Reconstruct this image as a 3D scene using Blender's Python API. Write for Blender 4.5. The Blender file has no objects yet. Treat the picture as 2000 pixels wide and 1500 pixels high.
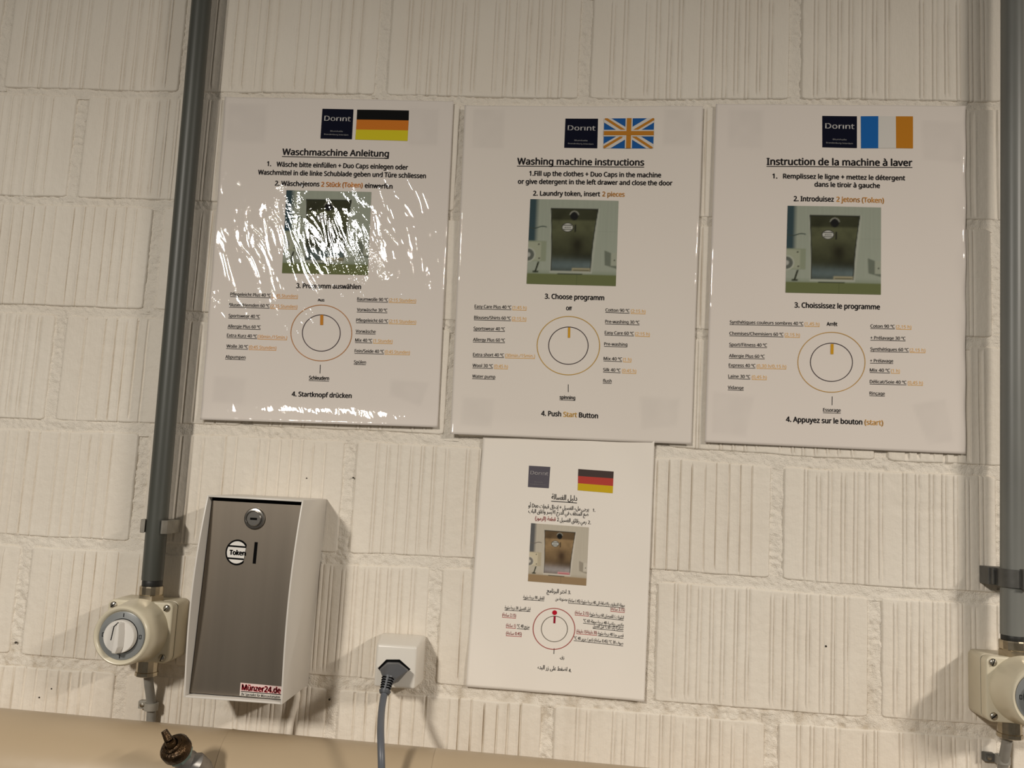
import bpy, bmesh, math, random
import numpy as np
from mathutils import Vector, Matrix

SC = bpy.context.scene
COL = SC.collection
# ------------------------------------------------------------------ camera
YAW, PIT, ROL, FPX = -.0757, .1144, .0517, 1652.6
CAM = np.array([.1438, -1.0015, 1.1299])

def cam_axes():
    cy, sy, cp, sp = math.cos(YAW), math.sin(YAW), math.cos(PIT), math.sin(PIT)
    F = np.array([sy*cp, cy*cp, sp]); R0 = np.array([cy, -sy, 0.]); U0 = np.cross(R0, F)
    return (math.cos(ROL)*R0 + math.sin(ROL)*U0, -math.sin(ROL)*R0 + math.cos(ROL)*U0, F)
CR, CU, CF = cam_axes()
cd = bpy.data.cameras.new('camera'); cam = bpy.data.objects.new('camera', cd); COL.objects.link(cam)
cam.matrix_world = Matrix([[CR[0], CU[0], -CF[0], CAM[0]], [CR[1], CU[1], -CF[1], CAM[1]],
                    [CR[2], CU[2], -CF[2], CAM[2]], [0, 0, 0, 1]])
cd.sensor_fit = 'HORIZONTAL'; cd.sensor_width = 36; cd.lens = FPX/2000*36
cd.clip_start = .02
SC.camera = cam

def at(u, v, dep=0.):
    """point at depth `dep` in front of the wall plane seen at photo pixel (u, v); vectorised"""
    u = np.asarray(u, float); v = np.asarray(v, float); dep = np.asarray(dep, float)
    d = CR*((u-1000)/FPX)[..., None] + CU*((750-v)/FPX)[..., None] + CF
    t = (-dep-CAM[1])/d[..., 1]
    return CAM + d*t[..., None]

# ------------------------------------------------------------------ light
W = bpy.data.worlds.new('world'); SC.world = W; W.use_nodes = True
W.node_tree.nodes['Background'].inputs[0].default_value = (1., .93, .82, 1)
W.node_tree.nodes['Background'].inputs[1].default_value = .10

def lamp(name, loc, sx, sy, power, color, tilt=0):
    l = bpy.data.lights.new(name, 'AREA'); l.shape = 'RECTANGLE'; l.size = sx; l.size_y = sy
    l.energy = power; l.color = color
    o = bpy.data.objects.new(name, l); COL.objects.link(o); o.location = loc   # ceiling fitting, faces down and slightly towards the wall
    o.rotation_euler = (math.radians(tilt), 0, 0)
    return o
lamp('ceiling_lamp', (-.98, -2.6, 2.13), .20, .65, 111, (1., .935, .845), 0)
lamp('ceiling_lamp.001', (2.15, -1.8, 2.13), .20, .60, 86, (1., .92, .825), 0)

vs = SC.view_settings
vs.view_transform = 'Standard'; vs.look = 'None'; vs.exposure = 0; vs.gamma = 1; vs.use_curve_mapping = False

# ------------------------------------------------------------------ numpy noise
def _h(ix, iy, seed):
    n = (ix*374761393 + iy*668265263 + seed*974634777) & 0xffffffff
    n = ((n ^ (n >> 13))*1274126177) & 0xffffffff
    return ((n ^ (n >> 16)) & 0xffff)/65535.
def vnoise(x, y, seed=0):
    x = np.asarray(x, float); y = np.asarray(y, float)
    ix = np.floor(x).astype(np.int64); iy = np.floor(y).astype(np.int64)
    fx = x-ix; fy = y-iy; fx = fx*fx*(3-2*fx); fy = fy*fy*(3-2*fy)
    a = _h(ix, iy, seed); b = _h(ix+1, iy, seed); c = _h(ix, iy+1, seed); d = _h(ix+1, iy+1, seed)
    return (a*(1-fx)+b*fx)*(1-fy)+(c*(1-fx)+d*fx)*fy - .5
def fbm(x, y, seed=0, o=3):
    s = 0; a = 1.
    for i in range(o):
        s = s + a*vnoise(x*2**i, y*2**i, seed+i*17); a *= .5
    return s

# ------------------------------------------------------------------ materials
def new_mat(name):
    m = bpy.data.materials.new(name); m.use_nodes = True
    return m, m.node_tree, m.node_tree.nodes['Principled BSDF']
def mat(name, col, rough=.5, metal=0., spec=.5, coat=0., bump=0., bscale=300., bmap=(1, 1, 1), var=0., vscale=20.):
    m, nt, p = new_mat(name)
    p.inputs['Base Color'].default_value = (*col, 1); p.inputs['Roughness'].default_value = rough
    p.inputs['Metallic'].default_value = metal; p.inputs['Specular IOR Level'].default_value = spec
    p.inputs['Coat Weight'].default_value = coat; p.inputs['Coat Roughness'].default_value = .06
    if bump or var:
        tc = nt.nodes.new('ShaderNodeTexCoord'); mp = nt.nodes.new('ShaderNodeMapping')
        mp.inputs['Scale'].default_value = bmap; nt.links.new(tc.outputs['Object'], mp.inputs[0])
    if bump:
        n = nt.nodes.new('ShaderNodeTexNoise'); n.inputs['Scale'].default_value = bscale; n.inputs['Detail'].default_value = 3
        b = nt.nodes.new('ShaderNodeBump'); b.inputs['Distance'].default_value = bump; b.inputs['Strength'].default_value = 1
        nt.links.new(mp.outputs[0], n.inputs['Vector']); nt.links.new(n.outputs[0], b.inputs['Height'])
        nt.links.new(b.outputs[0], p.inputs['Normal'])
    if var:
        n = nt.nodes.new('ShaderNodeTexNoise'); n.inputs['Scale'].default_value = vscale; n.inputs['Detail'].default_value = 4
        r = nt.nodes.new('ShaderNodeValToRGB')
        r.color_ramp.elements[0].position = .3; r.color_ramp.elements[1].position = .7
        r.color_ramp.elements[0].color = (*[c*(1-var) for c in col], 1)
        r.color_ramp.elements[1].color = (*[min(1, c*(1+var)) for c in col], 1)
        nt.links.new(mp.outputs[0], n.inputs['Vector']); nt.links.new(n.outputs[0], r.inputs[0])
        nt.links.new(r.outputs[0], p.inputs['Base Color'])
    return m

def paint_mat(rough_k=1.):
    """off-white masonry paint: brush streaks, pin-holes, yellowish-brown grime low on the wall"""
    m, nt, p = new_mat('masonry_paint'); L = nt.links.new; N = nt.nodes.new
    geo = N('ShaderNodeNewGeometry')
    mp = N('ShaderNodeMapping'); mp.inputs['Scale'].default_value = (1, 1, .12); L(geo.outputs['Position'], mp.inputs[0])
    n1 = N('ShaderNodeTexNoise'); n1.inputs['Scale'].default_value = 520; n1.inputs['Detail'].default_value = 3; L(mp.outputs[0], n1.inputs['Vector'])
    n2 = N('ShaderNodeTexNoise'); n2.inputs['Scale'].default_value = 700; n2.inputs['Detail'].default_value = 2; L(geo.outputs['Position'], n2.inputs['Vector'])
    n3 = N('ShaderNodeTexNoise'); n3.inputs['Scale'].default_value = 90; n3.inputs['Detail'].default_value = 3; L(geo.outputs['Position'], n3.inputs['Vector'])
    b1 = N('ShaderNodeBump'); b1.inputs['Distance'].default_value = .0003; L(n1.outputs[0], b1.inputs['Height'])
    b2 = N('ShaderNodeBump'); b2.inputs['Distance'].default_value = .00018*rough_k; L(n2.outputs[0], b2.inputs['Height']); L(b1.outputs[0], b2.inputs['Normal'])
    b3 = N('ShaderNodeBump'); b3.inputs['Distance'].default_value = .0010; L(n3.outputs[0], b3.inputs['Height']); L(b2.outputs[0], b3.inputs['Normal'])
    L(b3.outputs[0], p.inputs['Normal'])
    # colour: base with slow variation
    n4 = N('ShaderNodeTexNoise'); n4.inputs['Scale'].default_value = 7; n4.inputs['Detail'].default_value = 5; L(geo.outputs['Position'], n4.inputs['Vector'])
    r4 = N('ShaderNodeValToRGB'); e = r4.color_ramp.elements
    e[0].position = .3; e[0].color = (.77, .70, .60, 1); e[1].position = .7; e[1].color = (.81, .75, .655, 1); L(n4.outputs[0], r4.inputs[0])
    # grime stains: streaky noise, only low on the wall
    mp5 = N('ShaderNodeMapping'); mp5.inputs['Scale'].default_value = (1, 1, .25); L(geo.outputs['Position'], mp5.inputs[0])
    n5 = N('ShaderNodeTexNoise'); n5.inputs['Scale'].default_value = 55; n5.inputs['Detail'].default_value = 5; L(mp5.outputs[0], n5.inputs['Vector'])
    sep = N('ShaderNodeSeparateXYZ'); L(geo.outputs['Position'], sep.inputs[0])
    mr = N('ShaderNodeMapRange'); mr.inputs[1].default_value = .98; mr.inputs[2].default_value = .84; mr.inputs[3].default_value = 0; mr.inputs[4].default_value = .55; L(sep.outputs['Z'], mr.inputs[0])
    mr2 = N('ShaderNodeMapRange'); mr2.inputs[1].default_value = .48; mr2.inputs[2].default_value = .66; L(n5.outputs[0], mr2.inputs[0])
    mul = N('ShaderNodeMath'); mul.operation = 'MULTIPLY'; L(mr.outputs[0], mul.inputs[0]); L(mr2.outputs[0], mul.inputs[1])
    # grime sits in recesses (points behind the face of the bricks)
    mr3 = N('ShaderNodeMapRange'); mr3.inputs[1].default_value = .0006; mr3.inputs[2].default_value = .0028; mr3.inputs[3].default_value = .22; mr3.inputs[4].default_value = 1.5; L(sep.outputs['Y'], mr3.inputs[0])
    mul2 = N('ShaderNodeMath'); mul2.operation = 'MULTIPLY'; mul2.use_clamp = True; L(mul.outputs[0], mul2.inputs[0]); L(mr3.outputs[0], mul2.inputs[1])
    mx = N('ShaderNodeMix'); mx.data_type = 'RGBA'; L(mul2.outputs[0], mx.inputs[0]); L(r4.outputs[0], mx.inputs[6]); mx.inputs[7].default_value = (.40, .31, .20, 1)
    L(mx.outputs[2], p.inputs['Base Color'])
    p.inputs['Roughness'].default_value = .55; p.inputs['Specular IOR Level'].default_value = .3
    return m
M_PAINT = paint_mat(); M_PAINT_R = paint_mat(5.5)
M_PVC_L = mat('dark_grey_plastic', (.070, .073, .062), .42, spec=.5, bump=.0002, bscale=60, bmap=(1, 1, .2), var=.10, vscale=30)
M_PVC_R = mat('mid_grey_plastic', (.185, .188, .172), .40, spec=.5, bump=.0002, bscale=60, bmap=(1, 1, .2), var=.12, vscale=30)
M_CLIP = mat('weathered_clip_plastic', (.30, .28, .24), .5, var=.2, vscale=60)
M_CLIP_D = mat('dark_clip_plastic', (.09, .088, .08), .45, var=.2, vscale=60)
M_CREAM = mat('cream_plastic', (.67, .61, .465), .30, spec=.5, bump=.00003, bscale=500, var=.03, vscale=25)
M_CREAM2 = mat('cream_plastic_body', (.60, .54, .41), .40, spec=.4, var=.04, vscale=25)
M_BLACK = mat('black', (.004, .004, .004), .8, spec=.05)
M_RUBBER = mat('black_rubber', (.015, .015, .013), .5)
M_NICKEL = mat('nickel', (.50, .43, .32), .28, metal=1., var=.2, vscale=90)
M_SCREW = mat('steel_screw', (.46, .43, .37), .32, metal=1.)
M_DIAL = mat('dial_grey', (.22, .23, .23), .30, spec=.5)
M_KNOB = mat('white_knob', (.74, .71, .66), .25)
M_WHITE = mat('white_enamel', (.70, .66, .60), .33, spec=.5, bump=.00003, bscale=900)
M_STEEL = mat('brushed_steel', (.25, .215, .175), .44, metal=1., bump=.00002, bscale=700, bmap=(1, 1, .02), var=.18, vscale=16)
M_LOCK = mat('chrome_lock', (.42, .40, .37), .25, metal=1.)
M_SOCKET = mat('white_socket_plastic', (.76, .72, .65), .28, spec=.5)
M_PLUG = mat('grey_plug_rubber', (.085, .09, .10), .42)
M_CORD = mat('grey_cord', (.115, .123, .14), .38)
M_CABLE = mat('grey_cable', (.26, .25, .225), .5, var=.12, vscale=60)
M_PIPE = mat('beige_pipe_jacket', (.47, .365, .24), .34, spec=.5, bump=.0012, bscale=9, bmap=(1, 1.4, 1.4), var=.04, vscale=8)
M_BRASS = mat('tarnished_brass', (.055, .030, .012), .34, metal=.7, bump=.0014, bscale=260, var=.6, vscale=120)
M_PATINA = mat('green_patina', (.20, .27, .24), .55, metal=.3, var=.3, vscale=150)
M_CAST = mat('grey_cast_metal', (.30, .28, .26), .45, metal=.6, var=.2, vscale=90)
M_ZINC = mat('zinc', (.40, .39, .37), .35, metal=.8, var=.2, vscale=120)

LAM = {}
def add_lam(nt, p, strength):
    """clear laminate on top: a glossy coat with crinkles running steeply down the sheet"""
    L = nt.links.new; N = nt.nodes.new
    geo = N('ShaderNodeNewGeometry')
    mp = N('ShaderNodeMapping'); mp.vector_type = 'TEXTURE'
    mp.inputs['Rotation'].default_value = (0, math.radians(-22), 0); mp.inputs['Scale'].default_value = (1, 1, 3.6)
    L(geo.outputs['Position'], mp.inputs[0])
    n1 = N('ShaderNodeTexNoise'); n1.inputs['Scale'].default_value = 62; n1.inputs['Detail'].default_value = 2.0; n1.inputs['Roughness'].default_value = .5
    n1.inputs['Distortion'].default_value = 1.0
    L(mp.outputs[0], n1.inputs['Vector'])
    n2 = N('ShaderNodeTexNoise'); n2.inputs['Scale'].default_value = 330; n2.inputs['Detail'].default_value = 2; L(geo.outputs['Position'], n2.inputs['Vector'])
    b1 = N('ShaderNodeBump'); b1.inputs['Distance'].default_value = .00105*strength; L(n1.outputs[0], b1.inputs['Height'])
    b2 = N('ShaderNodeBump'); b2.inputs['Distance'].default_value = .00006*strength; L(n2.outputs[0], b2.inputs['Height']); L(b1.outputs[0], b2.inputs['Normal'])
    L(b2.outputs[0], p.inputs['Coat Normal'])
    p.inputs['Coat Weight'].default_value = 1; p.inputs['Coat Roughness'].default_value = .02; p.inputs['Coat IOR'].default_value = 1.5

INK = {}
def ink(col, lam):
    k = (tuple(col), lam)
    if k not in INK:
        m, nt, p = new_mat('print_ink')
        p.inputs['Base Color'].default_value = (*col, 1); p.inputs['Roughness'].default_value = 1; p.inputs['Specular IOR Level'].default_value = .0 if lam else .1
        if lam: add_lam(nt, p, lam)
        INK[k] = m
    return INK[k]
def attr_mat(name, lam):
    k = (name, lam)
    if k not in INK:
        m, nt, p = new_mat(name)
        a = nt.nodes.new('ShaderNodeAttribute'); a.attribute_name = 'tint'
        nt.links.new(a.outputs['Color'], p.inputs['Base Color'])
        p.inputs['Roughness'].default_value = .9; p.inputs['Specular IOR Level'].default_value = .0 if lam else .2
        if lam: add_lam(nt, p, lam)
        INK[k] = m
    return INK[k]

# ------------------------------------------------------------------ object helpers
def tag(o, label=None, cat=None, group=None, kind=None):
    for k, v in (('label', label), ('category', cat), ('group', group), ('kind', kind)):
        if v: o[k] = v
    return o
def thing(name, label, cat, loc, group=None):
    o = bpy.data.objects.new(name, None); COL.objects.link(o); o.location = loc; o.empty_display_size = .02
    return tag(o, label, cat, group)
def wloc(o):
    l = np.array(o.location, float)
    while o.parent: o = o.parent; l = l + np.array(o.location, float)
    return l
def put(name, V, Fc, m, parent=None, smooth=False, label=None, loc=None, kind=None, colors=None):
    """link a mesh given in world coordinates as ONE object; it becomes local to its parent / its own centre"""
    V = np.asarray(V, float).reshape(-1, 3)
    po = wloc(parent) if parent is not None else np.zeros(3)
    lo = np.asarray(loc, float) if loc is not None else (V.min(0)+V.max(0))/2
    me = bpy.data.meshes.new(name)
    Vl = V-lo
    if isinstance(Fc, np.ndarray):
        nf, k = Fc.shape
        me.vertices.add(len(V)); me.vertices.foreach_set('co', Vl.astype(np.float32).ravel())
        me.loops.add(nf*k); me.loops.foreach_set('vertex_index', Fc.astype(np.int32).ravel())
        me.polygons.add(nf); me.polygons.foreach_set('loop_start', np.arange(0, nf*k, k, dtype=np.int32))
        me.update(calc_edges=True)
    else:
        me.from_pydata(Vl.tolist(), [], Fc); me.update()
    if smooth is True: me.polygons.foreach_set('use_smooth', [True]*len(me.polygons))
    me.materials.append(m)
    if colors is not None:
        a = me.color_attributes.new('tint', 'FLOAT_COLOR', 'POINT')
        a.data.foreach_set('color', np.concatenate([colors, np.ones((len(colors), 1))], 1).astype(np.float32).ravel())
    o = bpy.data.objects.new(name, me); COL.objects.link(o)
    o.location = lo-po
    if parent is not None: o.parent = parent
    if isinstance(smooth, float):
        me.polygons.foreach_set('use_smooth', [True]*len(me.polygons))
        me.set_sharp_from_angle(angle=smooth)
    return tag(o, label, kind=kind)
def gridfaces(nu, nv, off=0):
    i, j = np.meshgrid(np.arange(nu-1), np.arange(nv-1), indexing='ij')
    a = i*nv+j
    return np.stack([a, a+nv, a+nv+1, a+1], -1).reshape(-1, 4)[:, ::-1]+off
def frame(axis):
    a = Vector(axis).normalized(); t = Vector((0, 0, 1)) if abs(a.z) < .9 else Vector((0, 1, 0))
    x = t.cross(a).normalized(); return np.array(x), np.array(a.cross(x)), np.array(a)
def lathe(prof, org, axis, seg=40, sq=None):
    """prof: list of (radius, distance along axis)"""
    x, y, a = frame(axis); org = np.asarray(org, float); V = []; Fc = []
    for r, s in prof:
        for k in range(seg):
            t = 2*math.pi*k/seg; V.append(org+a*s+(x*math.cos(t)+y*math.sin(t))*r)
    n = len(prof)
    for i in range(n-1):
        for k in range(seg):
            k2 = (k+1) % seg; Fc.append([i*seg+k, i*seg+k2, (i+1)*seg+k2, (i+1)*seg+k])
    Fc.append(list(range(seg))[::-1]); Fc.append([(n-1)*seg+k for k in range(seg)])
    return V, Fc
def tube(pts, r, seg=16, caps=True):
    P = [np.asarray(p, float) for p in pts]; V = []; Fc = []; up = None
    rr = r if hasattr(r, '__len__') else [r]*len(P)
    for i, p in enumerate(P):
        d = P[min(i+1, len(P)-1)]-P[max(i-1, 0)]; d = d/np.linalg.norm(d)
        if up is None: up, _, _ = frame(d)
        up = up-d*(up@d); up = up/np.linalg.norm(up); w = np.cross(d, up)
        for k in range(seg):
            t = 2*math.pi*k/seg; V.append(p+(up*math.cos(t)+w*math.sin(t))*rr[i])
    for i in range(len(P)-1):
        for k in range(seg):
            k2 = (k+1) % seg; Fc.append([i*seg+k, i*seg+k2, (i+1)*seg+k2, (i+1)*seg+k])
    if caps: Fc.append(list(range(seg))[::-1]); Fc.append([(len(P)-1)*seg+k for k in range(seg)])
    return V, Fc
def smooth_path(pts, n=8):
    P = [np.asarray(p, float) for p in pts]; P = [2*P[0]-P[1]]+P+[2*P[-1]-P[-2]]; out = []
    for i in range(1, len(P)-2):
        for k in range(n):
            t = k/n
            out.append(.5*((2*P[i])+(-P[i-1]+P[i+1])*t+(2*P[i-1]-5*P[i]+4*P[i+1]-P[i+2])*t*t+(-P[i-1]+3*P[i]-3*P[i+1]+P[i+2])*t**3))
    out.append(P[-2]); return out
def prism(poly, d0, d1, scale=None):
    """polygon in (x,z) extruded from depth d0 to d1 (depth = -y)"""
    n = len(poly); V = [(x, -d0, z) for x, z in poly]
    if scale:
        cx = sum(p[0] for p in poly)/n; cz = sum(p[1] for p in poly)/n
        V += [(cx+(x-cx)*scale, -d1, cz+(z-cz)*scale) for x, z in poly]
    else: V += [(x, -d1, z) for x, z in poly]
    Fc = [[k, (k+1) % n, n+(k+1) % n, n+k] for k in range(n)]
    Fc += [list(range(n))[::-1], [n+k for k in range(n)]]
    return V, Fc
def bevelled(V, Fc, w, seg=3, angle=.5):
    bm = bmesh.new(); vs_ = [bm.verts.new(v) for v in V]
    for f in Fc: bm.faces.new([vs_[i] for i in f])
    bmesh.ops.recalc_face_normals(bm, faces=bm.faces)
    es = [e for e in bm.edges if e.calc_face_angle(0) > angle]
    bmesh.ops.bevel(bm, geom=es, offset=w, segments=seg, profile=.5, affect='EDGES', clamp_overlap=True)
    bm.verts.index_update()
    r = [tuple(v.co) for v in bm.verts], [[v.index for v in f.verts] for f in bm.faces]
    bm.free(); return r
def box(x0, x1, y0, y1, z0, z1, bev=0., seg=2):
    V = [(x, y, z) for x in (x0, x1) for y in (y0, y1) for z in (z0, z1)]
    Fc = [[0, 1, 3, 2], [4, 6, 7, 5], [0, 4, 5, 1], [2, 3, 7, 6], [0, 2, 6, 4], [1, 5, 7, 3]]
    return bevelled(V, Fc, bev, seg) if bev else (V, Fc)
def rrect(x0, x1, z0, z1, r, n=5):
    P = []
    for cx, cz, a0 in ((x1-r, z1-r, 0), (x0+r, z1-r, 90), (x0+r, z0+r, 180), (x1-r, z0+r, 270)):
        for k in range(n+1):
            a = math.radians(a0+90*k/n); P.append((cx+r*math.cos(a), cz+r*math.sin(a)))
    return P
def join(*ms):
    V = []; Fc = []
    for v, f in ms:
        o = len(V); V += [tuple(p) for p in v]; Fc += [[i+o for i in q] for q in f]
    return V, Fc

# ================================================================== the wall
random.seed(4)
# bed joints: centre lines seen in the photo, turned into heights on the wall
BED = [[(50,178),(300,185),(700,190),(1000,198),(1300,201),(1650,200),(1900,205)],
       [(50,391),(300,397),(390,400),(888,421),(1370,432),(1920,438)],
       [(50,604),(250,611),(390,618),(1365,652),(1910,668)],
       [(50,829),(250,836),(370,838),(700,851),(900,862),(1300,884),(1600,905),(1900,918)],
       [(50,1057),(200,1064),(650,1090),(900,1100),(1300,1125),(1550,1145),(1700,1156),(1900,1167)],
       [(50,1291),(150,1298),(700,1337),(900,1352),(1550,1403),(1800,1420)]]
bed = []
for pts in BED:
    P = at([p[0] for p in pts], [p[1] for p in pts]); bed.append((P[:, 0], P[:, 2]))
def bed_z(i, x):
    if i < 0: return bed_z(0, x)+.1435*(-i)
    if i >= len(bed): return bed_z(len(bed)-1, x)-.1435*(i-len(bed)+1)
    bx, bz = bed[i]; return np.interp(x, bx, bz)
# perpend joints per course (course i lies between bed i-1 and bed i)
PERP = {0: [(367,90),(747,120),(1143,110),(1554,90)], 1: [(150,290)], 2: [(300,505),(1950,540)],
        3: [(107,720)], 4: [(273,950),(680,940),(1519,937)], 5: [(40,1170),(848,1180),(1709,1270)],
        6: [(232,1365),(647,1395),(1507,1460)]}
X0, X1 = -1.30, 1.50
def perps(i):
    if i in PERP: known = sorted(float(at(*p)[0]) for p in PERP[i])
    else: known = [float(at(367, 90)[0]) + (.125 if i % 2 else 0)]
    xs = [known[0]]
    for k in known[1:]:
        n = max(1, round((k-xs[-1])/.25)); a = xs[-1]
        xs += [a+(k-a)*q/n for q in range(1, n+1)]
    while xs[0] > X0: xs.insert(0, xs[0]-.25)
    while xs[-1] < X1: xs.append(xs[-1]+.25)
    return xs
BH = [.0036, .0046, .0048, .0056, .0055, .0058]      # half thickness of each bed joint
bh = lambda i: BH[min(max(i, 0), 5)]
PH = .0068                                           # half width of a perpend joint
ROWS = range(-2, 9)

wall = None
# mortar: a slab plus finely lumpy joint strips, one mesh
SV, SF = [], []
nv_tot = 0
def add_strip(P, nu, nv):
    global nv_tot
    SV.append(P.reshape(-1, 3)); SF.append(gridfaces(nu, nv, nv_tot)); nv_tot += nu*nv
def mortar_y(x, z, seed):
    return .0020 + .0020*fbm(x*230, z*230, seed, 2)*(.35+.9*np.clip(vnoise(x*26, z*26, seed+5)+.5, 0, 1)) + .0013*vnoise(x*45, z*70, seed+9)
for i in range(-1, 8):
    u = np.arange(X0-.05, X1+.05, .0014); t = np.linspace(-1, 1, 19)
    Ug, Tg = np.meshgrid(u, t, indexing='ij')
    z = bed_z(i, Ug) + Tg*(bh(i)+.0055)
    y = mortar_y(Ug, z, 3)
    y = np.where(np.abs(Tg) > .97, .007, y)
    add_strip(np.stack([Ug, y, z], -1), len(u), 19)
for i in ROWS:
    for px_ in perps(i):
        n = 110; t = np.linspace(-1, 1, 19)
        s = np.linspace(0, 1, n)
        Sg, Tg = np.meshgrid(s, t, indexing='ij')
        x = px_ + Tg*(PH+.005)
        z = bed_z(i-1, x)*(1-Sg) + bed_z(i, x)*Sg
        y = mortar_y(x, z, 31) + .0004
        y = np.where(np.abs(Tg) > .97, .007, y)
        P = np.stack([x, y, z], -1)
        add_strip(P[:, ::-1], n, 19)
bx_, bf_ = box(X0-.06, X1+.06, .0045, .14, -.02, 2.15)
SV.append(np.array(bx_, float)); SF.append(np.array(bf_)+nv_tot)
wall = put('wall_back', np.concatenate(SV), np.concatenate(SF), M_PAINT_R, smooth=math.radians(50), loc=(0, 0, 0), kind='structure')
wall['label'] = 'white painted masonry wall of ribbed bricks'

def brick(x0, x1, i, seed):
    rnd = random.Random(seed)
    wb = x1-x0
    # groove centres: 7 + plain band + 7, or an even comb
    style = rnd.choice(['split', 'split', 'split', 'even'])
    pitch = rnd.uniform(.0134, .0142); g = []
    if style == 'split':
        c = wb/2+rnd.uniform(-.004, .004)
        for k in range(7): g += [c-.0135-k*pitch, c+.0135+k*pitch]
    else:
        s0 = .024+rnd.uniform(-.002, .003)
        k = s0
        while k < wb-.018: g.append(k); k += pitch
    g = sorted(q+rnd.uniform(-.0006, .0006) for q in g if .010 < q < wb-.010)
    g = [q+rnd.uniform(-.0010, .0010) for q in g]
    if rnd.random() < .5 and len(g) > 6: g.pop(rnd.randrange(len(g)))
    wide = rnd.uniform(.0009, .0024); deep = rnd.uniform(.0014, .0024); bead = 0.; twin = rnd.random() < .5
    if twin: wide = rnd.uniform(.0004, .0011)
    kind_ = rnd.random()
    if twin: pass
    elif kind_ < .25: wide = .0006; deep = .0018           # grooves nearly painted shut: only a crack is left
    elif kind_ < .5: wide = .0009; deep = .0010; bead = .0011   # paint stands proud in beads
    G = [(q, wide*rnd.uniform(.8, 1.25), deep*rnd.uniform(.6, 1.3), rnd.uniform(-.03, .045), rnd.uniform(-.03, .045), rnd.random()) for q in g]
    # columns: edges, groove-following lines
    cols = [0, .0006, .0016, .003]
    for q, w, *_ in G: cols += ([q+e_*(w+.0013+d_) for e_ in (-1, 1) for d_ in (-.0008, -.0004, 0, .0004, .0008)]+[q] if twin else []) + [q-w-.0016, q-w-.0009, q-w-.0002, q-w*.8, q-w*.3, q+w*.3, q+w*.8, q+w+.0002, q+w+.0009, q+w+.0016]
    cols += [wb-.003, wb-.0016, wb-.0006, wb]
    cols = sorted(cols); c2 = [cols[0]]
    for c in cols[1:]:
        while c-c2[-1] > .0045: c2.append(c2[-1]+.003)
        if c-c2[-1] > .00012: c2.append(c)
    cu = np.array(c2)
    rows = np.concatenate([[0, .006, .014, .022, .032], np.linspace(.05, .95, 26), [.968, .978, .986, .994, 1]])
    Ug, Sg = np.meshgrid(cu, rows, indexing='ij')
    x = x0+Ug
    ztop = bed_z(i-1, x)-bh(i-1); zbot = bed_z(i, x)+bh(i)
    ztop = ztop+.0014*fbm(x*30, np.full_like(x, seed*3.1), seed, 2); zbot = zbot+.0012*fbm(x*30, np.full_like(x, seed*7.7), seed+3, 2)
    # rounded corners
    rc = .0070
    for edge in (Ug, wb-Ug):
        k = np.clip(1-edge/rc, 0, 1); ins = rc*(1-np.sqrt(np.clip(1-k*k, 0, 1)))*.75
        ztop = ztop-ins; zbot = zbot+ins
    z = ztop*(1-Sg)+zbot*Sg
    y = .0005*fbm(x*18, z*18, seed, 2)
    y = y+.0004-.0006*rnd.random()
    tilt = rnd.uniform(-.0007, .0007); tz = rnd.uniform(-.0005, .0005)
    y = y+tilt*(Ug/wb-.5)+tz*(Sg-.5)
    for q, w, dp, a, b, ph in G:
        cx = q+.0004*vnoise(z*22, np.full_like(z, q*900.), seed)
        dd = np.abs(Ug-cx)-w
        prof = np.clip(.5-dd/.0007, 0, 1); prof = prof*prof*(3-2*prof)
        amp = dp*(.85+.8*vnoise(z*28, np.full_like(z, q*500.), seed+7))
        e = np.clip((Sg-a)/.03, 0, 1)*np.clip((1-b-Sg)/.03, 0, 1)
        if twin:       # channel filled nearly flush: a crack at each side, the filling bulging between
            hw_ = w*1.0+.0013
            cr = np.exp(-((np.abs(Ug-cx)-hw_)/.00042)**2)*(.0011+.0009*vnoise(z*30, np.full_like(z, q*300.), seed+2))
            y = y+(cr-.0007*np.clip(1-((Ug-cx)/hw_)**2, 0, 1))*e
            continue
        y = y+prof*np.clip(amp, .0002, .003)*e
        # raised lips of paint along the groove
        lip = .0008*(.3+ph)
        y = y-(bead*(.5+ph))*np.exp(-((Ug-cx-.0022)/.0011)**2)*e
        y = y-lip*np.exp(-((dd-.0007)/.0006)**2)*e*(Ug > cx)-lip*.6*np.exp(-((dd-.0007)/.0006)**2)*e*(Ug < cx)
    if rnd.random() < .3:     # a shallow impression across a few ribs
        sx, sz, sw = rnd.uniform(.3, .7)*wb, rnd.uniform(.2, .8), rnd.uniform(.02, .05)
        y = y+.0007*np.exp(-((Sg-sz)/.035)**4)*np.clip(1.3-np.abs(Ug-sx)/sw, 0, 1)
    # edges drop back into the joint
    ed = np.minimum(np.minimum(Ug, wb-Ug), np.minimum(Sg, 1-Sg)*.132)
    y = y+.0062*np.clip(1-ed/.0022, 0, 1)**2.2
    wx = .0009*fbm(np.full_like(x, seed*1.3), z*50, seed+11, 2)
    x = x+wx*np.exp(-np.minimum(Ug, wb-Ug)/.006)
    P = np.stack([x, y, z], -1)
    nu, nr = len(cu), len(rows)
    put('brick', P.reshape(-1, 3), gridfaces(nu, nr)[:, ::-1], M_PAINT, wall, smooth=True)
sd = 1
for i in ROWS:
    xs = perps(i)
    for a, b in zip(xs[:-1], xs[1:]):
        brick(a+PH, b-PH, i, sd); sd += 1

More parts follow.
